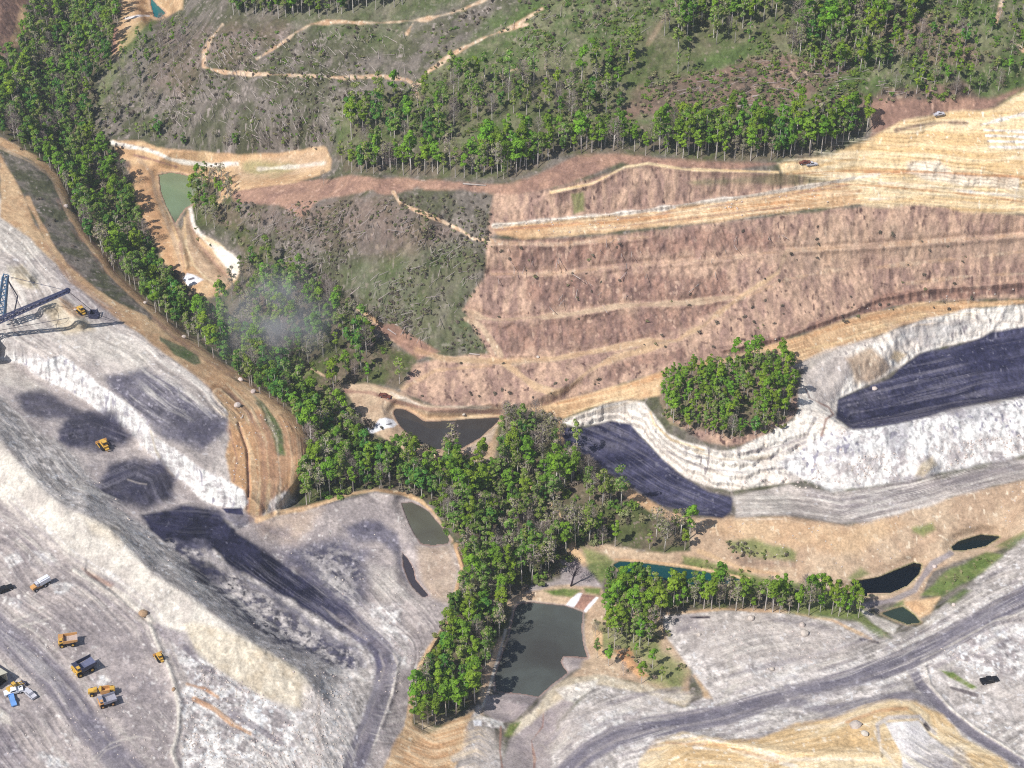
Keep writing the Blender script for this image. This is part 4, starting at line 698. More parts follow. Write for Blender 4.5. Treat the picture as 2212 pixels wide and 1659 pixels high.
# ------------------------------------------------------------------ terrain meshes
def tag(o, label=None, cat=None, group=None, kind=None):
    for k, v in (('label', label), ('category', cat), ('group', group), ('kind', kind)):
        if v: o[k] = v
    return o
PW = np.stack([Xw, Yw, Hw], -1).reshape(-1, 3).astype(np.float32)
CW = np.concatenate([np.clip(C, 0.01, .95), np.ones((NV, NU, 1))], -1).reshape(-1, 4).astype(np.float32)
jj, ii = np.meshgrid(np.arange(NV - 1), np.arange(NU - 1), indexing='ij')
q0 = (jj * NU + ii).ravel()
QF = np.stack([q0, q0 + NU, q0 + NU + 1, q0 + 1], -1)
FID = ID[:-1, :-1].ravel()
def grid_object(name, sel):
    f = QF[sel]; used, inv = np.unique(f.ravel(), return_inverse=True)
    me = bpy.data.meshes.new(name); me.vertices.add(len(used)); me.vertices.foreach_set('co', PW[used].ravel())
    me.loops.add(len(inv)); me.loops.foreach_set('vertex_index', inv.astype(np.int32))
    me.polygons.add(len(f)); me.polygons.foreach_set('loop_start', np.arange(0, 4 * len(f), 4, dtype=np.int32)); me.polygons.foreach_set('loop_total', np.full(len(f), 4, np.int32))
    me.polygons.foreach_set('use_smooth', np.ones(len(f), bool))
    ca = me.attributes.new('surface', 'FLOAT_COLOR', 'POINT'); ca.data.foreach_set('color', CW[used].ravel())
    me.update(calc_edges=True); me.materials.append(M_T)
    o = bpy.data.objects.new(name, me); COL.objects.link(o); return o
for k, nm in enumerate(IDS):
    s = FID == k
    if not s.any(): continue
    o = grid_object(nm, s); lab = IDLAB.get(k, (None, None, None))
    if lab[0]: tag(o, lab[0], lab[1], lab[2])
    else: o['kind'] = 'structure'

def water_mat(name, col):
    m = bpy.data.materials.new(name); m.use_nodes = True; nt = m.node_tree; b = nt.nodes['Principled BSDF']
    geo = nt.nodes.new('ShaderNodeNewGeometry'); nz = nt.nodes.new('ShaderNodeTexNoise'); nz.inputs['Scale'].default_value = .035; nz.inputs['Detail'].default_value = 6; nz.inputs['Distortion'].default_value = 1
    nt.links.new(geo.outputs['Position'], nz.inputs['Vector'])
    mx = nt.nodes.new('ShaderNodeMix'); mx.data_type = 'RGBA'; c = S(col, .75)
    mx.inputs[6].default_value = (*(c * np.array([.72, .66, .62])), 1); mx.inputs[7].default_value = (*(c * np.array([1.2, 1.28, 1.22])), 1); mr = nt.nodes.new('ShaderNodeMapRange'); mr.inputs[1].default_value = .33; mr.inputs[2].default_value = .67; nt.links.new(nz.outputs['Fac'], mr.inputs[0]); nt.links.new(mr.outputs[0], mx.inputs[0]); nt.links.new(mx.outputs[2], b.inputs['Base Color'])
    b.inputs['Roughness'].default_value = .12; b.inputs['IOR'].default_value = 1.33
    n2 = nt.nodes.new('ShaderNodeTexNoise'); n2.inputs['Scale'].default_value = 1.2; nt.links.new(geo.outputs['Position'], n2.inputs['Vector'])
    bp = nt.nodes.new('ShaderNodeBump'); bp.inputs['Strength'].default_value = .06; bp.inputs['Distance'].default_value = .3; nt.links.new(n2.outputs['Fac'], bp.inputs['Height']); nt.links.new(bp.outputs[0], b.inputs['Normal'])
    return m
for key, lev, col, lab in PONDS:
    pts = TR[key]; cx = sum(p[0] for p in pts) / len(pts); cy = sum(p[1] for p in pts) / len(pts)
    grown = []
    for u, v in pts:
        d = math.hypot(u - cx, v - cy); grown.append((u + (u - cx) / d * 5, v + (v - cy) / d * 5))
    vs = [world_pt(u, v, lev) for u, v in grown]
    me = bpy.data.meshes.new('pond'); fo2 = delaunay_2d_cdt([Vector(p[:2]) for p in vs], [], [list(range(len(vs)))], 1, 1e-4)
    me.from_pydata([(p.x, p.y, lev) for p in fo2[0]], [], fo2[2]); me.materials.append(water_mat('pond_water', col))
    for p in me.polygons:
        pass
    o = bpy.data.objects.new('pond', me); COL.objects.link(o); o['kind'] = 'structure'; o['label'] = lab

# ------------------------------------------------------------------ mesh builder
class MB:
    def __init__(s): s.v = []; s.f = []
    def add(s, vs, fs):
        k = len(s.v); s.v += [tuple(p) for p in vs]; s.f += [tuple(i + k for i in f) for f in fs]; return s
    def box(s, x, y, z, sx, sy, sz, ry=0, rz=0, tx=1, ty=1):
        vs = [Vector((a * sx / 2 * (tx if c > 0 else 1), b * sy / 2 * (ty if c > 0 else 1), c * sz / 2)) for c in (-1, 1) for a, b in ((-1, -1), (1, -1), (1, 1), (-1, 1))]
        mt = Matrix.Translation((x, y, z)) @ Matrix.Rotation(rz, 4, 'Z') @ Matrix.Rotation(ry, 4, 'Y')
        return s.add([mt @ p for p in vs], [(0, 3, 2, 1), (4, 5, 6, 7), (0, 1, 5, 4), (1, 2, 6, 5), (2, 3, 7, 6), (3, 0, 4, 7)])
    def prism(s, prof, y0, y1):
        n = len(prof); vs = [(x, y0, z) for x, z in prof] + [(x, y1, z) for x, z in prof]
        return s.add(vs, [tuple(range(n - 1, -1, -1)), tuple(range(n, 2 * n))] + [(i, (i + 1) % n, n + (i + 1) % n, n + i) for i in range(n)])
    def tube(s, p0, p1, r0, r1=None, n=8):
        r1 = r0 if r1 is None else r1; p0, p1 = Vector(p0), Vector(p1); d = (p1 - p0).normalized()
        a = d.orthogonal().normalized(); b = d.cross(a); vs = []
        for p, r in ((p0, r0), (p1, r1)):
            for i in range(n):
                t = 2 * math.pi * i / n; vs.append(p + (a * math.cos(t) + b * math.sin(t)) * r)
        return s.add(vs, [tuple(range(n - 1, -1, -1)), tuple(range(n, 2 * n))] + [(i, (i + 1) % n, n + (i + 1) % n, n + i) for i in range(n)])
    def mesh(s, name, m, smooth=False):
        me = bpy.data.meshes.new(name); me.from_pydata(s.v, [], s.f); me.materials.append(m)
        if smooth: me.polygons.foreach_set('use_smooth', [True] * len(me.polygons))
        return me
    def build(s, name, m, parent=None, smooth=False, loc=(0, 0, 0)):
        o = bpy.data.objects.new(name, s.mesh(name, m, smooth)); COL.objects.link(o); o.location = loc
        if parent: o.parent = parent
        return o
def thing(name, label, cat, loc, rz=0, group=None):
    o = bpy.data.objects.new(name, None); COL.objects.link(o); o.location = loc; o.rotation_euler = (0, 0, rz); o.empty_display_size = 1
    return tag(o, label, cat, group)
def heading(u0, v0, u1, v1):
    a, b = ground(u0, v0), ground(u1, v1); return math.atan2(b.y - a.y, b.x - a.x)
def wheels(par, spots, r, w, rimm):
    for x, y in spots:
        o = MB().tube((x, y - w / 2, r), (x, y + w / 2, r), r, n=16).build('wheel', M['rubber'], par)
        MB().tube((x, y - w / 2 - .04, r), (x, y + w / 2 + .04, r), r * .5, n=10).build('rim', rimm, o)

# ------------------------------------------------------------------ vehicles
def haul_truck(label, u, v, fu, fv, paint, bedm, floor_m, sc=1.0):
    o = thing('haul_truck', label, 'haul truck', ground(u, v), heading(u, v, fu, fv), 'haul trucks parked in the yard')
    MB().box(-.3, 0, 1.9, 8.4, 2.4, .9).box(3.9, 0, 1.5, .9, 4.6, .9).build('chassis', paint, o)
    MB().prism([(2.2, 2.3), (4.7, 2.3), (4.5, 3.7), (2.2, 3.9)], -1.1, 1.1).build('hood', paint, o)
    MB().box(3.3, 0, 3.75, 2.6, 5.4, .22).box(4.5, 2.2, 2.8, .25, .8, 1.7).box(4.5, -2.2, 2.8, .25, .8, 1.7).build('front_deck', paint, o)
    c = MB().box(3.1, 1.5, 4.7, 1.8, 1.9, 1.7, tx=.9, ty=.95).build('cab', paint, o)
    MB().box(3.1, 1.5, 4.85, 1.84, 1.6, .8, tx=.92).box(3.1, 1.5, 4.85, 1.4, 1.96, .8, ty=.95).build('window', M['glass'], c)
    b = MB()
    for sy in (-1, 1):
        b.add([(-5.2, sy * 2.9, 3.4), (1.9, sy * 2.9, 3.0), (2.1, sy * 3.0, 5.0), (-5.4, sy * 3.0, 4.9), (-5.2, sy * 2.65, 3.4), (1.9, sy * 2.65, 3.0), (2.1, sy * 2.75, 5.0), (-5.4, sy * 2.75, 4.9)],
              [(0, 1, 2, 3), (7, 6, 5, 4), (0, 4, 5, 1), (1, 5, 6, 2), (2, 6, 7, 3), (3, 7, 4, 0)])
    b.prism([(1.6, 2.9), (2.0, 2.9), (2.3, 5.0), (1.9, 5.0)], -2.9, 2.9); b.prism([(1.9, 5.0), (4.3, 5.5), (4.3, 5.65), (1.9, 5.2)], -2.5, 2.5)
    b.build('dump_bed', bedm, o)
    MB().prism([(-5.3, 3.6), (-5.3, 3.35), (-1, 2.6), (1.9, 2.8), (1.9, 3.1), (-1, 2.9)], -2.65, 2.65).build('bed_floor', floor_m, o)
    wheels(o, [(3.0, 2.2), (3.0, -2.2)], 1.3, 1.0, paint); wheels(o, [(-2.6, 1.9), (-2.6, -1.9)], 1.3, 1.9, paint)
    for sy in (-1.6, 1.6): MB().box(4.72, sy, 2.9, .08, .5, .4).build('headlight', M['white'], o)
    o.scale = (sc, sc, sc); return o
haul_truck('dusty yellow haul truck with an empty pinkish bed, above the dark bed truck', 147, 1391, 128, 1393, M['yellow'], M['orange'], M['bed'], .74)
haul_truck('largest yellow haul truck with a dark slate bed, parked above the white dirt pile', 182, 1450, 160, 1460, M['yellow'], M['steel'], M['slate'], .88)
haul_truck('small orange haul truck with a grey bed, lowest of the parked row', 232, 1521, 216, 1526, M['orange'], M['grey'], M['grey'], .68)
def tanker(u, v, fu, fv):
    o = thing('water_truck', 'white tank truck with yellow front beside a pale dirt patch', 'water truck', ground(u, v), heading(u, v, fu, fv))
    MB().box(0, 0, 1.5, 9, 2.4, .6).build('chassis', M['orange'], o); MB().prism([(3.0, 1.8), (5.6, 1.8), (5.5, 2.9), (3.0, 3.1)], -1.4, 1.4).build('hood', M['orange'], o)
    c = MB().box(2.4, 0, 3.2, 1.7, 2.6, 2.0, tx=.85).build('cab', M['silver'], o); MB().box(2.45, 0, 3.5, 1.74, 2.3, .8, tx=.9).build('window', M['glass'], c)
    t = MB()
    t.prism([(-4.8, 2.0), (1.2, 2.0), (1.2, 4.4), (-4.8, 4.4)], -1.5, 1.5); t.prism([(-4.7, 4.4), (1.1, 4.4), (.9, 4.9), (-4.5, 4.9)], -.9, .9); t.build('tank', M['white'], o)
    wheels(o, [(3.9, 1.5), (3.9, -1.5), (-1.2, 1.6), (-1.2, -1.6), (-3.4, 1.6), (-3.4, -1.6)], 1.0, .8, M['silver']); o.scale = (.8,) * 3
tanker(90, 1267, 70, 1277)
def scraper(u, v, fu, fv):
    o = thing('motor_scraper', 'long yellow motor scraper below the white dirt pile', 'scraper', ground(u, v), heading(u, v, fu, fv))
    MB().prism([(3.2, 1.3), (6.0, 1.3), (5.9, 2.7), (3.2, 3.0)], -1.2, 1.2).build('hood', M['yellow'], o); c = MB().box(2.4, .3, 3.1, 1.5, 1.8, 1.9).build('cab', M['yellow'], o); MB().box(2.4, .3, 3.4, 1.54, 1.5, .7).build('window', M['glass'], c)
    MB().prism([(.4, 2.6), (2.2, 2.4), (2.2, 2.9), (.4, 3.3)], -.4, .4).prism([(-.4, 2.4), (.6, 2.6), (.6, 3.3), (-.4, 3.2)], -1.6, 1.6).build('gooseneck', M['yellow'], o)
    b = MB().prism([(-4.2, .9), (.2, .7), (.3, 2.9), (-4.2, 3.1)], -1.7, -1.4).prism([(-4.2, .9), (.2, .7), (.3, 2.9), (-4.2, 3.1)], 1.4, 1.7).prism([(-4.3, .8), (.1, .6), (.1, 1.0), (-4.3, 1.2)], -1.5, 1.5); b.build('bowl', M['orange'], o)
    MB().prism([(-6.6, 1.3), (-4.2, 1.3), (-4.2, 3.0), (-6.4, 2.7)], -1.2, 1.2).build('rear_engine', M['yellow'], o)
    wheels(o, [(4.2, 1.7), (4.2, -1.7), (-5.0, 1.7), (-5.0, -1.7)], 1.15, .9, M['yellow']); o.scale = (.8,) * 3
scraper(219, 1497, 200, 1499)
def dozer(label, u, v, fu, fv, sc=1.0):
    o = thing('bulldozer', label, 'bulldozer', ground(u, v), heading(u, v, fu, fv))
    for sy in (-1.35, 1.35): MB().prism([(-2.4, .9), (-1.9, .05), (1.9, .05), (2.4, .7), (2.0, 1.35), (-1.9, 1.5)], sy - .35, sy + .35).build('track', M['rubber'], o)
    MB().box(.2, 0, 1.3, 4.2, 2.0, 1.1).prism([(.4, 1.8), (2.5, 1.8), (2.4, 2.5), (.4, 2.7)], -.8, .8).build('body', M['yellow'], o)
    c = MB().box(-.6, 0, 2.7, 1.7, 1.8, 1.8, tx=.9, ty=.9).build('cab', M['yellow'], o); MB().box(-.6, 0, 2.95, 1.72, 1.5, .8, tx=.95).box(-.6, 0, 2.95, 1.4, 1.84, .8, ty=.95).build('window', M['glass'], c)
    MB().add([(3.3, -2.3, .1), (3.3, 2.3, .1), (3.0, 2.3, .9), (3.0, -2.3, .9), (3.35, -2.3, 1.7), (3.35, 2.3, 1.7), (3.1, -2.3, .1), (3.1, 2.3, .1), (2.8, 2.3, .9), (2.8, -2.3, .9), (3.15, -2.3, 1.75), (3.15, 2.3, 1.75)], [(0, 1, 2, 3), (3, 2, 5, 4), (7, 6, 9, 8), (8, 9, 10, 11), (4, 5, 11, 10), (0, 6, 7, 1), (0, 3, 9, 6), (3, 4, 10, 9), (1, 7, 8, 2), (2, 8, 11, 5)]).build('blade', M['orange'], o)
    for sy in (-1.9, 1.9): MB().box(1.5, sy, .9, 3.4, .2, .35).build('push_arm', M['yellow'], o)
    MB().box(-2.9, 0, 1.2, .8, 1.4, .5).box(-3.2, 0, .7, .2, .25, 1.2).build('ripper', M['yellow'], o)
    o.scale = (sc,) * 3; return o
dozer('yellow bulldozer between the dark coal patches on the pit floor', 226, 967, 214, 950, 1.15); dozer('yellow bulldozer in front of the crane bucket on the plateau', 176, 676, 166, 666, 1.05); dozer('small yellow bulldozer at the pale berm of the yard', 346, 1424, 338, 1412, .8)
def pickup(label, u, v, fu, fv, paint, sc=1.0, name='pickup_truck', cat='pickup truck'):
    o = thing(name, label, cat, ground(u, v), heading(u, v, fu, fv))
    MB().prism([(-2.7, .5), (2.7, .5), (2.75, 1.0), (1.2, 1.15), (-.9, 1.15), (-.9, .95), (-2.7, .95)], -.95, .95).build('body', paint, o)
    c = MB().prism([(-1.0, 1.1), (1.25, 1.1), (.55, 1.8), (-.8, 1.85)], -.82, .82).build('cab', paint, o); MB().prism([(-.75, 1.2), (1.12, 1.2), (.55, 1.7), (-.68, 1.7)], -.84, .84).build('window', M['glass'], c)
    b = MB()
    for sy in (-.9, .9): b.box(-1.85, sy, 1.1, 1.8, .1, .4)
    b.box(-2.7, 0, 1.1, .1, 1.9, .4).build('cargo_bed', paint, o)
    wheels(o, [(1.75, .85), (1.75, -.85), (-1.75, .85), (-1.75, -.85)], .42, .28, M['silver']); o.scale = (sc,) * 3; return o
pickup('light blue pickup below the white pickup at the left edge', 28, 1516, 32, 1528, M['blue'], 1.1); pickup('white pickup in front of the open cream shed', 30, 1497, 16, 1502, M['white'], 1.3); pickup('silver pickup right of the white pickup, beside the dark road', 65, 1502, 56, 1494, M['silver'], 1.2); pickup('black pickup alone at the left edge of the yard', 10, 1277, 22, 1271, M['black'], 1.3)
pickup('white pickup at the upper rim of the sand fill', 2028, 249, 2040, 247, M['silver'], 1.0); pickup('white pickup on the tan road above the terraces', 1753, 357, 1766, 354, M['silver'], 1.0); pickup('brown pickup just behind the white one above the terraces', 1738, 354, 1725, 353, M['brown'], 1.0); pickup('red brown pickup above the brown pond', 832, 858, 845, 861, M['brown'], 1.05); pickup('black pickup on the pale rubble near the right edge', 2136, 1473, 2150, 1470, M['black'], 1.3)
def loader(u, v, fu, fv):
    o = thing('wheel_loader', 'yellow wheel loader in the mouth of the cream shed', 'wheel loader', ground(u, v), heading(u, v, fu, fv))
    MB().prism([(-3.4, 1.0), (-.2, 1.0), (-.2, 2.2), (-3.2, 2.4)], -1.1, 1.1).box(.9, 0, 1.4, 2.2, 1.4, .8).build('body', M['yellow'], o); c = MB().box(-.4, 0, 2.9, 1.4, 1.6, 1.6, tx=.9).build('cab', M['yellow'], o); MB().box(-.4, 0, 3.1, 1.43, 1.4, .8).build('window', M['glass'], c)
    for sy in (-.7, .7): MB().box(2.6, sy, 1.4, 2.6, .25, .4, ry=.25).build('lift_arm', M['yellow'], o)
    MB().prism([(3.6, .2), (4.7, .2), (4.2, .4), (3.9, 1.5), (3.6, 1.4)], -1.5, 1.5).build('bucket', M['steel'], o); wheels(o, [(1.4, 1.25), (1.4, -1.25), (-2.0, 1.25), (-2.0, -1.25)], .85, .7, M['yellow'])
loader(34, 1489, 50, 1480)
# shed
sg = ground(4, 1476); so = thing('machine_shed', 'cream roofed shed with a dark open end at the left edge', 'shed', sg, R(-36))
so.location = sg + Vector((-4.5, 1.5, 0))
MB().box(0, 3.6, 2.2, 11, .2, 4.4).build('wall', M['cream'], so); MB().box(0, -3.6, 2.2, 11, .2, 4.4).build('wall', M['cream'], so); MB().box(-5.4, 0, 2.2, .2, 7.0, 4.4).build('wall', M['cream'], so)
for sy in (-1, 1): MB().add([(-5.8, 0, 5.9), (5.8, 0, 5.9), (5.8, sy * 4.1, 4.2), (-5.8, sy * 4.1, 4.2), (-5.8, 0, 6.1), (5.8, 0, 6.1), (5.8, sy * 4.1, 4.4), (-5.8, sy * 4.1, 4.4)], [(0, 1, 2, 3), (7, 6, 5, 4), (0, 4, 5, 1), (1, 5, 6, 2), (2, 6, 7, 3), (3, 7, 4, 0)]).build('roof_panel', M['cream'], so)
MB().prism([(-5.3, .02), (5.2, .02), (5.2, .06), (-5.3, .06)], -3.4, 3.4).build('shade_floor', M['black'], so)  # black floor: the shade inside the open shed put into its colour

# ------------------------------------------------------------------ dragline at the left edge
def dragline():
    tip = Vector(world_pt(146, 628, 61)); root = Vector(world_pt(-48, 712, 38.5)); g = ground(-48, 735)
    base = Vector((root.x, root.y, g.z)); o = thing('dragline', 'blue grey dragline with a long lattice boom at the left edge', 'dragline', base)
    to = lambda p: Vector(p) - base
    def lattice(a, b, w0, w1, n, r):
        m = MB(); a, b = to(a), to(b); d = (b - a).normalized(); s = d.cross(Vector((0, 0, 1))).normalized(); t = s.cross(d)
        def cor(f, i): w = w0 + (w1 - w0) * f; return a + (b - a) * f + (s * (1 if i in (0, 3) else -1) + t * (1 if i < 2 else -1)) * w / 2
        for i in range(4): m.tube(cor(0, i), cor(1, i), r, n=5)
        for k in range(n):
            for i in range(4):
                f0, f1 = k / n, (k + 1) / n; m.tube(cor(f0, i), cor(f1, (i + 1) % 4), r * .55, n=4); m.tube(cor(f1, i), cor(f1, (i + 1) % 4), r * .5, n=4)
        return m
    lattice(root, tip, 2.3, 1.3, 11, .34).build('boom', M['navy'], o)
    mt = Vector(world_pt(12, 596, 62)); mb = Vector(world_pt(2, 686, 38)); lattice(mb, mt, 3.4, 2.2, 7, .42).build('mast', M['teal'], o)
    MB().tube(to(mt), to(Vector(world_pt(38, 640, 46))), .3).tube(to(Vector(world_pt(38, 640, 46))), to(Vector(world_pt(28, 690, 37))), .3).build('mast_strut', M['navy'], o)
    MB().tube(to(mt), to(tip), .12, n=5).tube(to(mt), to(root.lerp(tip, .5)), .12, n=5).build('suspension_cable', M['steel'], o)
    MB().tube(to(tip) + Vector((0, -.6, 0)), to(tip) + Vector((0, .6, 0)), 1.3, n=14).build('boom_sheave', M['navy'], o)
    r = to(root); h = MB().box(r.x - 5, r.y - 1, 6.5, 17, 13, 9, rz=.4).build('machinery_house', M['teal'], o); MB().box(r.x - 5, r.y - 1, 11.3, 17.6, 13.6, .5, rz=.4).build('roof', M['navy'], h)
    MB().box(r.x + 4.5, r.y - 6.5, 5.5, 4, 3, 4, rz=.4).build('operator_cab', M['navy'], o); MB().tube((r.x - 5, r.y, -.5), (r.x - 5, r.y, 2), 8, n=24).build('base_tub', M['steel'], o)
    for sy in (-1, 1): MB().box(r.x - 5 - sy * 3.6, r.y + sy * 8, 1.2, 13, 3, 2.4, rz=.4).build('walking_shoe', M['steel'], o)
    bp = ground(203, 684); bk = to(bp)
    q = MB(); q.prism([(-2.2, .2), (2.4, .1), (2.4, .5), (-1.8, .6)], -1.9, 1.9)
    for sy in (-2.0, 1.8): q.prism([(-2.2, .2), (2.4, .1), (1.8, 2.7), (-1.6, 2.9)], sy, sy + .2)
    q.prism([(-2.3, .2), (-1.9, .2), (-1.4, 2.9), (-1.8, 2.9)], -1.9, 1.9); q.box(1.6, 0, 3.1, .5, 4.0, .5)
    q.build('bucket', M['steel'], o, loc=bk)
    MB().tube(to(tip), bk + Vector((0, 0, 3)), .14, n=5).build('hoist_rope', M['steel'], o)
    MB().tube(bk + Vector((-2, 0, 1.5)), r + Vector((3, -3, 0)), .12, n=5).build('drag_rope', M['steel'], o)
dragline()

# ------------------------------------------------------------------ tree prototypes (height 1 m unit scaled to real size)
def rot_rand(): return Vector((random.gauss(0, 1), random.gauss(0, 1), random.gauss(0, 1))).normalized()
def crown(name, m, clumps, per, size, rad, zc, zr, top=True, flat=.35, m2=None, share2=0):
    vs, fs, mi = [], [], []
    cs = []
    for k in range(clumps):
        a = random.random() * 2 * math.pi; zz = random.uniform(-1, 1); rr = math.sqrt(max(0, 1 - zz * zz)) * random.uniform(.35, .95)
        cs.append((Vector((math.cos(a) * rr * rad, math.sin(a) * rr * rad, zc + zz * zr)), random.uniform(.28, .5) * rad * 1.15))
    for c, cr in cs:
        for _ in range(per):
            d = rot_rand()
            if d.z < -.4: d.z *= -.6
            d.normalize(); p = c + Vector((d.x, d.y, d.z * .8)) * cr * random.uniform(.55, 1.08)
            nrm = (d + rot_rand() * .55 + Vector((0, 0, .35))).normalized(); t = nrm.orthogonal().normalized(); b = nrm.cross(t); w = random.random() * 6.28
            t, b = t * math.cos(w) + b * math.sin(w), b * math.cos(w) - t * math.sin(w); s = size * random.uniform(.6, 1.35); k = len(vs)
            vs += [p + t * s, p + b * s * .62, p - t * s, p - b * s * .62]; fs.append((k, k + 1, k + 2, k + 3)); mi.append(1 if random.random() < share2 else 0)
    me = bpy.data.meshes.new(name); me.from_pydata(vs, [], fs); me.materials.append(m)
    if m2: me.materials.append(m2); me.polygons.foreach_set('material_index', mi)
    return me, cs
def trunk(name, m, h, r, cs, limbs=6):
    b = MB(); lean = Vector((random.uniform(-.5, .5), random.uniform(-.5, .5), 0)); p0 = Vector((0, 0, -.8)); p1 = Vector((lean.x * .4, lean.y * .4, h * .5)); p2 = Vector((lean.x, lean.y, h * .9))
    b.tube(p0, p1, r, r * .72, 7).tube(p1, p2, r * .72, r * .2, 6)
    for c, _ in random.sample(cs, min(limbs, len(cs))):
        z = max(min(c.z - abs(c.x) * .7 - 1.0, h * .8), h * .25); q = p1.lerp(p2, max(0, (z - h * .5) / (h * .4))) if z > h * .5 else p0.lerp(p1, (z + .8) / (h * .5 + .8)); b.tube(q, c, r * .42, r * .1, 5)
    return b.mesh(name, m, True)
def twigs(name, m, h, rad, n, w, zlo=.3):
    vs, fs = [], []
    for _ in range(n):
        z = random.uniform(zlo, .97) * h; a = random.random() * 6.283; k = math.sin(min(1, (z / h - zlo) / (1 - zlo) * .8 + .2) * math.pi) ** .6 * rad
        r0 = random.random() ** .6 * k; p = Vector((math.cos(a) * r0, math.sin(a) * r0, z)); d = (Vector((math.cos(a), math.sin(a), 1.1)) + rot_rand() * .7).normalized(); s = d.cross(rot_rand()).normalized() * w; l = random.uniform(.8, 2.2)
        i = len(vs); vs += [p - s, p + s, p + d * l]; fs.append((i, i + 1, i + 2))
    me = bpy.data.meshes.new(name); me.from_pydata(vs, [], fs); me.materials.append(m); return me
KIND = {}
def proto(kind, h, cmesh, tmesh): KIND.setdefault(kind, []).append((h, cmesh, tmesh))
for i in range(5):
    h = 19 + i; c, cs = crown('crown', M['bright'], 15, 56, .52, 2.4 + .28 * i, h * .71, h * .26, m2=M['mid'], share2=.3); proto('bright', h, c, trunk('trunk', M['bark'], h, .26, cs))
for i in range(5):
    h = 18 + i; c, cs = crown('crown', M['mid'], 14, 48, .5, 2.3 + .28 * i, h * .68, h * .28, m2=M['pale'], share2=.3); proto('mid', h, c, trunk('trunk', M['bark'], h, .25, cs))
for i in range(4):
    h = 18 + i; c, cs = crown('crown', M['deep'], 16, 56, .56, 2.9 + .3 * i, h * .6, h * .32, m2=M['mid'], share2=.35); proto('deep', h, c, trunk('trunk', M['bark'], h, .28, cs))
for i in range(4):
    h = 18 + i; c, cs = crown('crown', M['pale'], 16, 26, .4, 2.7 + .25 * i, h * .68, h * .28, m2=M['twig'], share2=.45); proto('pale', h, c, trunk('trunk', M['bark'], h, .24, cs, 10))
for i in range(4):
    h = 17 + i; c, cs = crown('x', M['twig'], 16, 2, .4, 3.2, h * .68, h * .28); proto('bare', h, twigs('crown', M['twig'], h, 3.4, 620, .07), trunk('trunk', M['bark'], h, .23, cs, 12))
SHRUB = []
for i in range(4): SHRUB.append(crown('bush', [M['shrubgreen'], M['pale'], M['brush'], M['mid']][i], 6, 22, .24, 1.2, .7, .5)[0])

# ------------------------------------------------------------------ where the trees stand
WOODS = [  # outline, spacing m, kind weights (bright, mid, deep, pale, bare), size, crown rule, place phrase
 ('lower', 3.7, (40, 28, 10, 14, 8), .92, 36, 'in the wood beside the big grey green pond'),
 ('row', 3.4, (55, 25, 4, 12, 4), .8, 24, 'in the row between the teal pond and the grey spoil'),
 ('knoll', 3.5, (84, 10, 2, 3, 1), .62, 20, 'on the round knoll above the white wall'),
 ('valley', 3.9, (20, 32, 28, 12, 8), .9, 34, 'in the valley wood along the mine road'),
 ('slope', 5.0, (22, 28, 6, 24, 20), .92, 30, 'on the dusty slope below the cleared hill'),
 ('band', 3.5, (70, 18, 5, 5, 2), .92, 40, 'in the long belt along the top of the terraces'),
 ('mid', 5.6, (20, 44, 12, 12, 12), .9, 26, 'among the thin trees of the upper hill'),
 ('top', 4.0, (45, 30, 10, 8, 7), .9, 26, 'in the far wood along the top edge'),
 ('topright', 5.4, (50, 26, 10, 8, 6), .95, 24, 'in the far wood at the upper right'),
 ('right', 5.4, (34, 34, 8, 14, 10), .55, 14, 'on the scrubby rise above the sand fill'),
 ('clump', 5.5, (16, 24, 4, 46, 10), .7, 18, 'beside the olive pond'),
 ('hillside', 7.5, (14, 24, 4, 36, 22), .62, 12, 'on the left flank of the cleared hill'),
 ('edge', 8.0, (10, 34, 12, 30, 14), .5, 10, 'above the tan cut bank'),
 ('east', 9.0, (30, 30, 4, 24, 12), .6, 14, 'on the grassy bank right of the big pond')]
KN = ['bright', 'mid', 'deep', 'pale', 'bare']
CLEAR = [pl('1585,868 1622,862 1640,890 1600,905'), pl('775,905 850,880 870,940 840,955 790,945'), pl('380,585 460,580 470,640 430,650 395,620'), pl('1200,1205 1260,1205 1300,1280 1290,1325 1210,1320 1190,1280')]
GAPPY = dict(mid=.43, topright=.41, right=.48, slope=.4, hillside=.42)
trees = []; TP = np.zeros((0, 3))
def inside1(u, v, pts): return bool(inside(np.array([u]), np.array([v]), pts)[0])
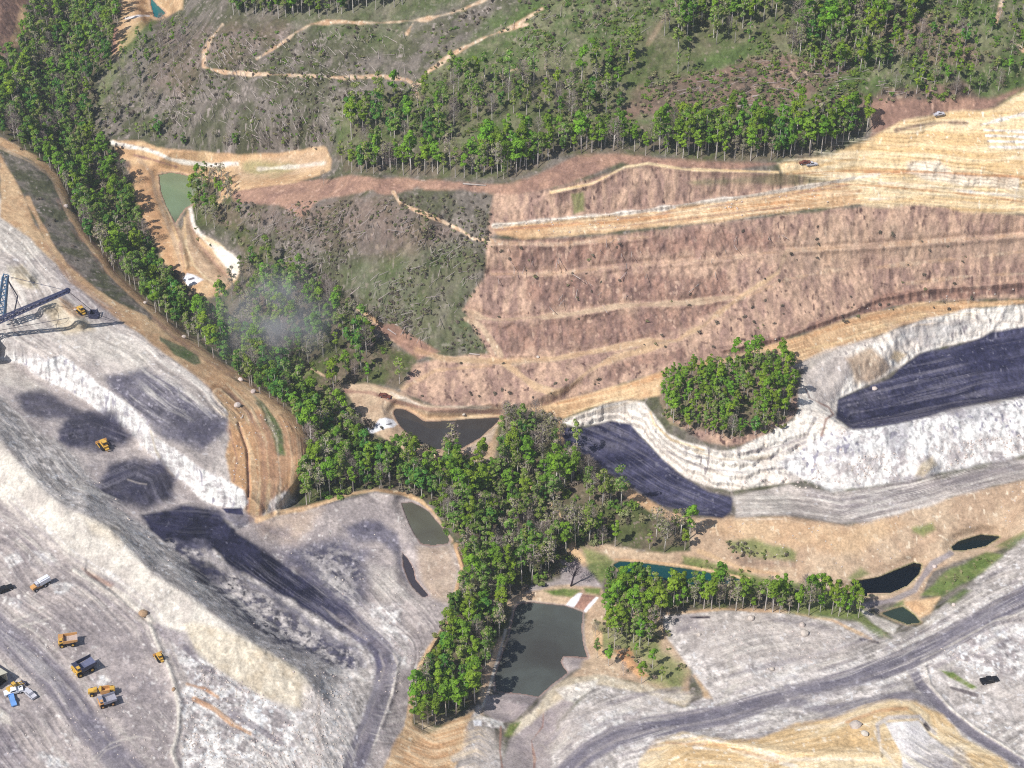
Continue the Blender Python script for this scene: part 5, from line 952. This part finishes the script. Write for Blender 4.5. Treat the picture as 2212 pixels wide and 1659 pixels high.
for wname, sp, wt, size, up, phrase in WOODS:
    pts = F[wname]; xs = [p[0] for p in pts]; ys = [p[1] for p in pts]; n = 14000
    u = rng.uniform(min(xs), max(xs), n); v = rng.uniform(min(ys), max(ys), n)
    ok = inside(u, v, pts) & (inside(u, v - up, pts) | (v < 20))
    u, v = u[ok], v[ok]
    for cl in CLEAR:
        k = ~inside(u, v - 22, cl) & ~inside(u, v, cl) & ~inside(u, v - 45, cl); u, v = u[k], v[k]
    for key, *_ in PONDS:
        k = ~inside(u, v, TR[key]); u, v = u[k], v[k]
    loc = []
    for a, b in zip(u, v):
        p = ground(a, b)
        if loc and min((q[0] - p.x) ** 2 + (q[1] - p.y) ** 2 for q in loc) < (sp * random.uniform(.8, 1.15)) ** 2: continue
        if wname in GAPPY and float(fbm(np.array([p.x / 34 + 11]), np.array([p.y / 34 + 4]), 3)[0]) < GAPPY[wname] + random.uniform(-.05, .05): continue
        thin = wname == 'lower' and ((a > 1150 and b < 1200) or (b < 960 and a > 1040))
        if thin and (random.random() < .16 or float(fbm(np.array([p.x / 22 + 2]), np.array([p.y / 22]), 2)[0]) < .33): continue
        loc.append((p.x, p.y)); w = np.array((20, 26, 4, 30, 20) if thin else wt, float)
        cl = float(fbm(np.array([p.x / 26 + 3]), np.array([p.y / 26]), 2)[0])
        w[0] *= .3 + 2 * max(0, cl - .25); w[3:] *= .4 + 3 * max(0, .62 - cl)
        kd = KN[int(rng.choice(5, p=w / w.sum()))]
        trees.append((a, b, p, kd, size * random.uniform(.55, 1.18), wname))
# single trees seen on their own
for a, b, kd, s in ((974, 1013, 'pale', 1.5), (968, 1016, 'mid', .9), (1130, 960, 'mid', 1.1), (1245, 975, 'mid', .8), (1500, 300, 'bright', 1), (300, 300, 'mid', .6), (345, 295, 'deep', .7), (510, 320, 'deep', .55), (1100, 940, 'pale', 1), (700, 400, 'bare', .5), (660, 625, 'mid', .8), (600, 615, 'deep', .6), (620, 640, 'mid', .9), (280, 270, 'pale', .7), (310, 130, 'pale', .8), (350, 120, 'bare', .8), (300, 190, 'pale', .8), (330, 240, 'bare', .7), (260, 250, 'pale', .8), (540, 590, 'pale', .7), (560, 500, 'pale', .6), (520, 470, 'mid', .6)):
    trees.append((a, b, ground(a, b), kd, s, 'single'))
PHR = {w[0]: w[5] for w in WOODS}; PHR['single'] = 'standing apart on cleared ground'
LOOK = dict(bright='fresh green tree', mid='mid green tree', deep='dark green tree', pale='thin pale budding tree', bare='bare grey tree')
size_px = [t[4] * 20 * F_PX / (t[2] - Vector((0, 0, CAM_H))).length * math.cos(math.atan2(CAM_H - t[2].z, t[2].y)) for t in trees]
inview = [i for i, t in enumerate(trees) if 0 < t[0] < 2212 and 10 < t[1] < 1655]
order = sorted(inview, key=lambda i: -size_px[i])
single = set(order[:296])
LMK = dict(lower=((700, 960, 'by the tip of the tan road nose'), (740, 1040, 'above the rim of the grey flat'), (830, 1000, 'below the white spillway of the brown pond'), (970, 1030, 'below the shore of the brown pond'), (1000, 1130, 'beside the murky corner pond'), (1040, 1230, 'right of the tan rim of the grey flat'), (1130, 920, 'at the right end of the brown pond'), (1180, 1000, 'left of the small dark coal bed'), (1150, 1100, 'left of the tan stream path'), (1180, 1200, 'above the dam of the big pond'), (1280, 1080, 'below the small dark coal bed'), (1270, 1160, 'right of the tan stream path'), (1440, 1160, 'at the right end of the wood by the tan slope'), (1080, 1320, 'at the upper left corner of the big pond'), (1030, 1420, 'along the left shore of the big pond'), (950, 1420, 'beside the tan track left of the big pond'), (930, 1530, 'at the bottom tip of the wood')),
 row=((1330, 1330, 'right of the big pond'), (1400, 1370, 'on the grassy bank end of the tree row'), (1450, 1300, 'in front of the teal pond'), (1600, 1310, 'in the middle of the tree row'), (1720, 1320, 'in the thin part of the tree row'), (1840, 1330, 'at the tree row end beside the near black pond')),
 knoll=((1450, 860, 'on the left flank of the knoll'), (1560, 800, 'on the back of the knoll'), (1680, 790, 'on the right crown of the knoll'), (1580, 870, 'in the middle of the knoll'), (1530, 930, 'at the front edge of the knoll'), (1690, 890, 'on the right front of the knoll')),
 band=((760, 370, 'at the left end of the top belt'), (900, 370, 'in the left part of the top belt'), (1060, 375, 'in the bulge of the top belt'), (1200, 325, 'behind the brown bare crest'), (1350, 325, 'in the belt above the cream path'), (1500, 335, 'in the middle of the top belt'), (1650, 335, 'in the belt above the sand corner'), (1830, 310, 'at the right tip of the top belt')),
 slope=((580, 620, 'below the olive pond dam'), (540, 700, 'in the thin dusty smoke'), (700, 680, 'below the left end of the bench road'), (840, 800, 'at the bench road bend above the brown pond')))
TEAM = {}
def place_tree(t):
    a, b, p, kd, s, w = t
    h, cm, tm = random.choice(KIND[kd]); o = bpy.data.objects.new('tree', None); COL.objects.link(o); o.location = p; o.rotation_euler = (random.uniform(-.04, .04), random.uniform(-.04, .04), random.random() * 6.283)
    sx = s * random.uniform(.9, 1.12); o.scale = (sx, sx, s * random.uniform(.92, 1.1))
    mk = LMK.get(w); ph = min(mk, key=lambda q: math.hypot(q[0] - a, q[1] - b))[2] if mk else PHR[w]
    TEAM.setdefault((LOOK[kd], ph), []).append((a, o)); tag(o, LOOK[kd] + ' ' + ph, 'tree', LOOK[kd] + 's ' + PHR[w])
    for nm, me in (('trunk', tm), ('crown', cm)):
        c = bpy.data.objects.new(nm, me); COL.objects.link(c); c.parent = o
for i in sorted(single): place_tree(trees[i])
ORD = ['leftmost', 'second from the left', 'third from the left', 'fourth from the left', 'fifth from the left', 'sixth from the left', 'seventh from the left', 'eighth from the left', 'ninth from the left', 'tenth from the left', 'eleventh from the left', 'twelfth from the left']
for (lk_, ph), mem in TEAM.items():
    mem.sort(key=lambda q: q[0]); n = len(mem)
    for k, (a, o) in enumerate(mem):
        if n == 1: continue
        if n == 2: w = ('left', 'right')[k]; o['label'] = '%s of two %ss %s' % (w, lk_, ph)
        elif k < 12 and not (k == n - 1): o['label'] = '%s %s, %s' % (lk_.replace('fresh ', '').replace('thin pale ', 'pale '), ph, ORD[k])
        elif n - 1 - k < 12: o['label'] = '%s %s, %s' % (lk_.replace('fresh ', '').replace('thin pale ', 'pale '), ph, ORD[n - 1 - k].replace('left', 'right'))
        else: o['label'] = 'middle one of the many %ss %s' % (lk_, ph)
print('TREES', len(trees), 'single', len(single))

for mem in TEAM.values():
    for a, o in mem:
        if len(o['label'].split()) > 16: o['label'] = o['label'].replace('at the upper left corner of', 'by the upper left of').replace('pale budding', 'budding').replace('thin ', '')
        if len(o['label'].split()) > 16: o['label'] = o['label'].replace(' the ', ' ')
# ------------------------------------------------------------------ masses too many to count, instanced on points
def scatter(name, variants, pts, rots, scls, kinds, label):
    col = bpy.data.collections.new(name + '_variants')
    for k, me in enumerate(variants):
        o = bpy.data.objects.new('%s_variant_%02d' % (name, k), me) if not isinstance(me, bpy.types.Object) else me; col.objects.link(o)
    me = bpy.data.meshes.new(name); me.vertices.add(len(pts)); me.vertices.foreach_set('co', np.array(pts, np.float32).ravel())
    for an, ty, dat in (('turn', 'FLOAT_VECTOR', rots), ('size', 'FLOAT_VECTOR', scls)):
        at = me.attributes.new(an, ty, 'POINT'); at.data.foreach_set('vector', np.array(dat, np.float32).ravel())
    at = me.attributes.new('pick', 'INT', 'POINT'); at.data.foreach_set('value', np.array(kinds, np.int32))
    me.update(); o = bpy.data.objects.new(name, me); COL.objects.link(o); o['kind'] = 'stuff'; o['label'] = label
    g = bpy.data.node_groups.new(name, 'GeometryNodeTree'); g.interface.new_socket('Geometry', in_out='INPUT', socket_type='NodeSocketGeometry'); g.interface.new_socket('Geometry', in_out='OUTPUT', socket_type='NodeSocketGeometry')
    N = g.nodes; i = N.new('NodeGroupInput'); out = N.new('NodeGroupOutput'); ci = N.new('GeometryNodeCollectionInfo'); ci.inputs[0].default_value = col; ci.inputs['Separate Children'].default_value = True; ci.inputs['Reset Children'].default_value = True
    ip = N.new('GeometryNodeInstanceOnPoints'); ip.inputs['Pick Instance'].default_value = True
    def attr(nm, ty):
        a = N.new('GeometryNodeInputNamedAttribute'); a.data_type = ty; a.inputs[0].default_value = nm; return a.outputs[0]
    g.links.new(i.outputs[0], ip.inputs['Points']); g.links.new(ci.outputs[0], ip.inputs['Instance']); g.links.new(attr('pick', 'INT'), ip.inputs['Instance Index']); g.links.new(attr('turn', 'FLOAT_VECTOR'), ip.inputs['Rotation']); g.links.new(attr('size', 'FLOAT_VECTOR'), ip.inputs['Scale'])
    g.links.new(ip.outputs[0], out.inputs[0]); md = o.modifiers.new('scatter', 'NODES'); md.node_group = g; return o
var, vidx = [], {}
for kd in KN:
    for k, (h, cm, tm) in enumerate(KIND[kd]):
        me = tm.copy(); b = MB()
        nv = len(tm.vertices); a = np.zeros(nv * 3, np.float32); tm.vertices.foreach_get('co', a); cv = len(cm.vertices); c = np.zeros(cv * 3, np.float32); cm.vertices.foreach_get('co', c)
        fs = [tuple(p.vertices) for p in tm.polygons] + [tuple(q + nv for q in p.vertices) for p in cm.polygons]
        me = bpy.data.meshes.new('whole_tree'); me.from_pydata(list(map(tuple, np.concatenate([a, c]).reshape(-1, 3))), [], fs)
        me.materials.append(tm.materials[0])
        for mm in cm.materials: me.materials.append(mm)
        me.polygons.foreach_set('material_index', [0] * len(tm.polygons) + [1 + p.material_index for p in cm.polygons])
        vidx.setdefault(kd, []).append(len(var)); var.append(me)
rest = [t for i, t in enumerate(trees) if i not in single]
sc = []
for t in rest:
    sx = t[4] * random.uniform(.9, 1.12); sc.append((sx, sx, t[4] * random.uniform(.92, 1.1)))
scatter('woodland', var, [t[2] for t in rest], [(0, 0, random.random() * 6.283) for t in rest], sc, [random.choice(vidx[t[3]]) for t in rest], 'further trees of the woods')

def sample_zone(pts, n, lo=.3, hi=.66):
    xs = [p[0] for p in pts]; ys = [p[1] for p in pts]; out = []
    u = rng.uniform(min(xs), max(xs), n); v = rng.uniform(min(ys), max(ys), n); ok = inside(u, v, pts)
    for a, b in zip(u[ok], v[ok]):
        p = ground(a, b)
        if fbm(np.array([p.x / 18]), np.array([p.y / 18 + 7]), 2)[0] > random.uniform(lo, hi): out.append(p)
    return out
bp, bs, bk = [], [], []
for s, n, sz, ks in (('300,80 880,50 1050,5 1400,-30 2200,-30 2212,120 2050,215 1500,245 1200,260 900,320 560,325 330,300 220,290 200,200', 6500, (.4, 1.2), (0, 2, 2, 1, 3)), ('500,440 850,430 1060,420 1060,500 1040,600 1010,660 1050,755 920,760 760,640 560,530', 3200, (.35, .95), (0, 2, 2, 2, 1)),
                 ('1060,525 1560,490 2212,480 2212,640 1592,760 1204,860 900,860 960,780 1060,760 1010,680', 330, (.4, 1.0), (2, 2, 2, 1)), ('950,150 1300,20 2000,-20 2240,60 2220,170 2100,215 1400,260 1000,300', 3600, (.4, 1.5), (0, 3, 3, 1)), ('10,350 130,460 200,572 335,680 270,642 150,560 80,470', 160, (.5, 1.1), (0, 2)),
                 ('1280,1340 1430,1345 1485,1450 1400,1475 1290,1420', 160, (.5, 1.2), (0, 1, 2)), ('1475,1200 1745,1262 1700,1278 1475,1220', 90, (.4, .9), (0, 0, 3)), ('1565,1168 1720,1193 1718,1225 1580,1205', 110, (.4, .9), (0, 2)), ('1990,1285 2130,1194 2165,1200 2035,1287', 90, (.4, .8), (0, 0, 1)), ('480,610 750,660 880,780 860,830 700,870 500,740', 500, (.7, 1.6), (0, 3, 1, 2)),
                 ('660,950 760,900 1050,1010 1250,985 1480,1130 1300,1180 1210,1245 1095,1300 1030,1520 915,1580 900,1480 1000,1230 930,1085 800,1060 650,1095', 2600, (.8, 2.4), (0, 3, 3, 1, 2)), ('70,-20 260,-20 200,250 340,560 690,860 530,820 150,440 0,280', 2400, (.8, 2.4), (3, 3, 0, 2, 1)), ('1436,900 1500,945 1570,965 1690,925 1722,880 1700,800 1440,810', 420, (.5, 1.6), (0, 3, 2)), ('410,385 500,385 540,510 640,590 560,560 460,490', 200, (.7, 1.6), (1, 0, 2)), ('410,480 540,590 500,660 450,650', 20, (.5, 1), (0, 1))):
    for p in sample_zone(pl(s), n): bp.append(p); k = random.uniform(*sz); bs.append((k, k, k * random.uniform(.8, 1.3))); bk.append(random.choice(ks))
scatter('undergrowth', SHRUB, bp, [(0, 0, random.random() * 6.28) for _ in bp], bs, bk, 'low shrubs and regrowth on the cleared slopes')
# felled timber lying downslope
LOGM = MB().tube((-.5, 0, .12), (.5, 0, .16), .012, .006, 6).mesh('log', M['log'])
def log_mesh(l, r): return MB().tube((-l / 2, 0, r), (l / 2, 0, r * .8), r, r * .45, 6).tube((l * .2, 0, r), (l * .38, l * .09, r * 2.2), r * .4, r * .15, 4).mesh('log', M['log'])
LM = [log_mesh(6, .11), log_mesh(10, .13), log_mesh(4, .1)]
lp, lr, ls, lk = [], [], [], []
for s, n, ang in (('310,70 880,60 900,190 700,300 480,320 330,280', 1500, 1.9), ('500,440 850,430 1000,510 1040,600 1000,660 920,740 760,640 560,530', 1300, 1.0), ('1380,180 1760,100 2050,150 2000,215 1500,240', 300, .3), ('1000,60 1400,-10 1430,60 1100,140', 300, 1.2), ('1060,530 1700,490 1690,620 1200,680 1040,640', 120, 1.5)):
    for p in sample_zone(pl(s), n, .1, .75): lp.append(p + Vector((0, 0, .15))); lr.append((0, random.uniform(-.2, .2), ang + random.gauss(0, .35))); ls.append((random.uniform(.7, 1.3),) * 3); lk.append(random.randrange(3))
scatter('felled_brush', LM, lp, lr, ls, lk, 'pale felled stems strewn over the cleared slopes')
def fallen(label, u0, v0, u1, v1, r=.45):
    a, b = ground(u0, v0), ground(u1, v1); b2 = a + (b - a) * 1.0; d = b2 - a; o = MB().tube((0, 0, r * .8), tuple(d + Vector((0, 0, r * .8))), r, r * .5, 8).build('fallen_log', M['log']); o.location = a; tag(o, label, 'log', 'felled trunks on the cleared ground')
for l, *q in (('longest pale log on the brown strip above the tree belt', 1562, 218, 1597, 212), ('pale log right of the longest one, above the tree belt', 1625, 210, 1650, 205), ('pale log just behind the tree belt crowns', 1592, 231, 1658, 225), ('pale log across the foot of the cleared hill', 820, 695, 870, 706), ('pale log where the bench road meets the cleared hill', 1014, 765, 1037, 768), ('short pale log at the upper end of the red track', 757, 638, 777, 621), ('pale log beside the tan path at the hill crest', 1000, 398, 1050, 402), ('slanting pale log lower on the cleared hill', 838, 712, 856, 724)): fallen(l, *q)

# rocks
def rock_mesh(m, seed):
    random.seed(seed); b = bpy.data.meshes.new('boulder'); import bmesh
    bm = bmesh.new(); bmesh.ops.create_icosphere(bm, subdivisions=2, radius=1)
    off = [rot_rand() for _ in range(7)]
    for v in bm.verts:
        d = v.co.normalized(); k = 1.0
        for o in off: k = min(k, .82 / max(.3, d.dot(o)) if d.dot(o) > .55 else 9)
        v.co = Vector((d.x * k, d.y * k * .85, d.z * k * .7)) * min(1, random.uniform(.94, 1.03))
    bm.to_mesh(b); bm.free(); b.materials.append(m); return b
RK = [rock_mesh(M['rock'], 40 + i) for i in range(4)]; RB = rock_mesh(M['brownrock'], 60); random.seed(5)
def boulder(label, u, v, r, me=None):
    o = bpy.data.objects.new('boulder', me or random.choice(RK)); COL.objects.link(o); o.location = ground(u, v) + Vector((0, 0, r * .3)); o.scale = (r, r, r); o.rotation_euler = (0, 0, random.random() * 6); tag(o, label, 'boulder', 'loose boulders')
for l, u, v, r in (('largest white boulder on the grey spoil below the tree row', 1738, 1370, 2.0), ('white boulder just behind the largest one below the tree row', 1733, 1351, 1.5), ('cream boulder under the tree row near its left end', 1622, 1337, 1.7), ('white boulder at the dark spoil heap left of the tree row', 1510, 1372, 1.0), ('white boulder on the gravel track beside the near black pond', 2019, 1225, 1.2), ('white boulder on the pale spoil above the haul road fork', 1668, 1446, 1.1), ('tall cream boulder on the sand fill at the bottom', 1848, 1570, 2.6), ('round cream boulder below the tall one on the sand fill', 1868, 1586, 1.6), ('white boulder at the green verge above the haul road', 2060, 1307, 1.0), ('white boulder on the orange nose of the plateau', 513, 877, 1.8),
                   ('white boulder on the valley road above the dragline', 313, 655, 1.2), ('white boulder where the two mine roads meet', 397, 729, 1.3), ('white boulder in the valley road curve', 520, 821, 1.5), ('broad white boulder on the valley road nose', 547, 847, 1.6), ('pale boulder on the coal bed of the right pit', 1889, 841, 1.5), ('pale boulder between the track and the brown pond', 1002, 896, 1.0), ('pale boulder on the lowest bench road', 1162, 772, .9), ('white boulder on the dirt heap near the dragline', 163, 670, 1.0), ('white boulder on the left road bend beside the wood', 143, 447, 1.6)): boulder(l, u, v, r)
boulder('brown boulder at the corner of the pale berm', 310, 1327, 2.2, RB); boulder('brown boulder on the berm at the lower yard', 375, 1490, 1.0, RB)
rp, rs, rk = [], [], []
for s, n, sz in (('392,1500 440,1425 640,1540 690,1450 760,1460 740,1659 395,1659', 1300, (.12, .5)), ('1760,1000 2212,935 2212,975 1900,1047 1740,1040', 1100, (.2, .6)), ('2030,1400 2212,1340 2212,1480 2060,1430', 420, (.15, .45)), ('0,870 160,985 310,1135 640,1390 735,1432 677,1483 333,1239 100,1066', 420, (.2, .6)), ('1450,1330 1880,1380 1780,1440 1600,1470 1530,1480', 350, (.15, .5)), ('1065,488 1840,388 1860,440 1270,507 1075,505', 300, (.2, .6)), ('540,1130 900,1085 990,1230 885,1540 830,1500 745,1320', 500, (.15, .5)), ('1560,757 1842,670 2212,606 2212,632 1842,682 1590,766', 260, (.25, .6)), ('1495,1125 1830,1135 2212,1040 2212,1130 1850,1230 1600,1200', 420, (.15, .5)), ('0,1300 380,1500 380,1640 0,1640', 300, (.15, .4)), ('450,840 540,860 650,930 655,1010 570,1100 510,1050', 240, (.2, .5)), ('0,440 110,555 310,726 240,690 100,600 0,520', 200, (.2, .5)), ('1420,985 1520,1040 1740,1030 1800,940 1830,930 1840,1050 1620,1060', 300, (.25, .8))):
    for p in sample_zone(pl(s), n): rp.append(p); k = random.uniform(*sz) ; rs.append((k, k, k)); rk.append(random.randrange(4))
scatter('rubble_stones', RK, rp, [(0, 0, random.random() * 6.28) for _ in rp], rs, rk, 'loose pale stones on the spoil and walls')

# the dark leafless tree on the dam
dg = ground(1233, 1266); dt = thing('dead_tree', 'dark leafless tree on the dam above the white spillway', 'tree', dg)
d = MB(); d.tube((0, 0, -.5), (1.0, .3, 5), .45, .35, 7).tube((1.0, .3, 5), (2.6, .6, 11), .35, .1, 6); d.build('trunk', M['darkbark'], dt, True)
for q in ((2.2, 1.0, 9), (4, .4, 10), (3.6, -.8, 8), (.2, .9, 9), (-.8, -.3, 8), (3.8, .9, 12.5), (1.2, -.9, 10)): MB().tube((1.2, .35, 5.2), q, .18, .04, 5).build('branch', M['darkbark'], dt)
cr = bpy.data.objects.new('crown', twigs('crown', M['darkbark'], 13, 3.2, 420, .06, .55)); COL.objects.link(cr); cr.parent = dt; cr.location = (1.8, .4, 0)

# ------------------------------------------------------------------ air
hz = MB().box(1000, 3000, 248, 30000, 30000, 720); hm = bpy.data.materials.new('haze_air'); hm.use_nodes = True; nt = hm.node_tree; nt.nodes.remove(nt.nodes['Principled BSDF'])
vp = nt.nodes.new('ShaderNodeVolumePrincipled'); vp.inputs['Color'].default_value = (.86, .91, 1, 1); vp.inputs['Density'].default_value = .00008; vp.inputs['Anisotropy'].default_value = .2
nt.links.new(vp.outputs[0], nt.nodes['Material Output'].inputs['Volume']); ho = hz.build('haze', hm); ho['kind'] = 'stuff'

dc = Vector(ground(595, 772)); bm_ = MB(); bm_.box(0, 0, 0, 84, 90, 44)
dm = bpy.data.materials.new('dust_smoke'); dm.use_nodes = True; nt = dm.node_tree; nt.nodes.remove(nt.nodes['Principled BSDF'])
vp = nt.nodes.new('ShaderNodeVolumePrincipled'); vp.inputs['Color'].default_value = (.98, .98, 1, 1)
tc = nt.nodes.new('ShaderNodeTexCoord'); mp = nt.nodes.new('ShaderNodeMapping'); mp.inputs['Scale'].default_value = (1 / 42, 1 / 45, 1 / 22); nt.links.new(tc.outputs['Object'], mp.inputs['Vector'])
ln = nt.nodes.new('ShaderNodeVectorMath'); ln.operation = 'LENGTH'; nt.links.new(mp.outputs[0], ln.inputs[0])
fa = nt.nodes.new('ShaderNodeMapRange'); fa.interpolation_type = 'SMOOTHSTEP'; fa.inputs[1].default_value = .15; fa.inputs[2].default_value = .98; fa.inputs[3].default_value = 1; fa.inputs[4].default_value = 0; nt.links.new(ln.outputs['Value'], fa.inputs[0])
nz = nt.nodes.new('ShaderNodeTexNoise'); nz.inputs['Scale'].default_value = .06; nz.inputs['Detail'].default_value = 3; nt.links.new(tc.outputs['Object'], nz.inputs['Vector'])
mr = nt.nodes.new('ShaderNodeMapRange'); mr.inputs[1].default_value = .38; mr.inputs[2].default_value = .7; mr.inputs[3].default_value = 0; mr.inputs[4].default_value = .038; nt.links.new(nz.outputs['Fac'], mr.inputs[0])
mu = nt.nodes.new('ShaderNodeMath'); mu.operation = 'MULTIPLY'; nt.links.new(fa.outputs[0], mu.inputs[0]); nt.links.new(mr.outputs[0], mu.inputs[1]); nt.links.new(mu.outputs[0], vp.inputs['Density'])
nt.links.new(vp.outputs[0], nt.nodes['Material Output'].inputs['Volume']); do = bm_.build('smoke', dm, loc=dc + Vector((0, 0, 23))); do['kind'] = 'stuff'; do['label'] = 'thin pale smoke drifting over the valley trees'
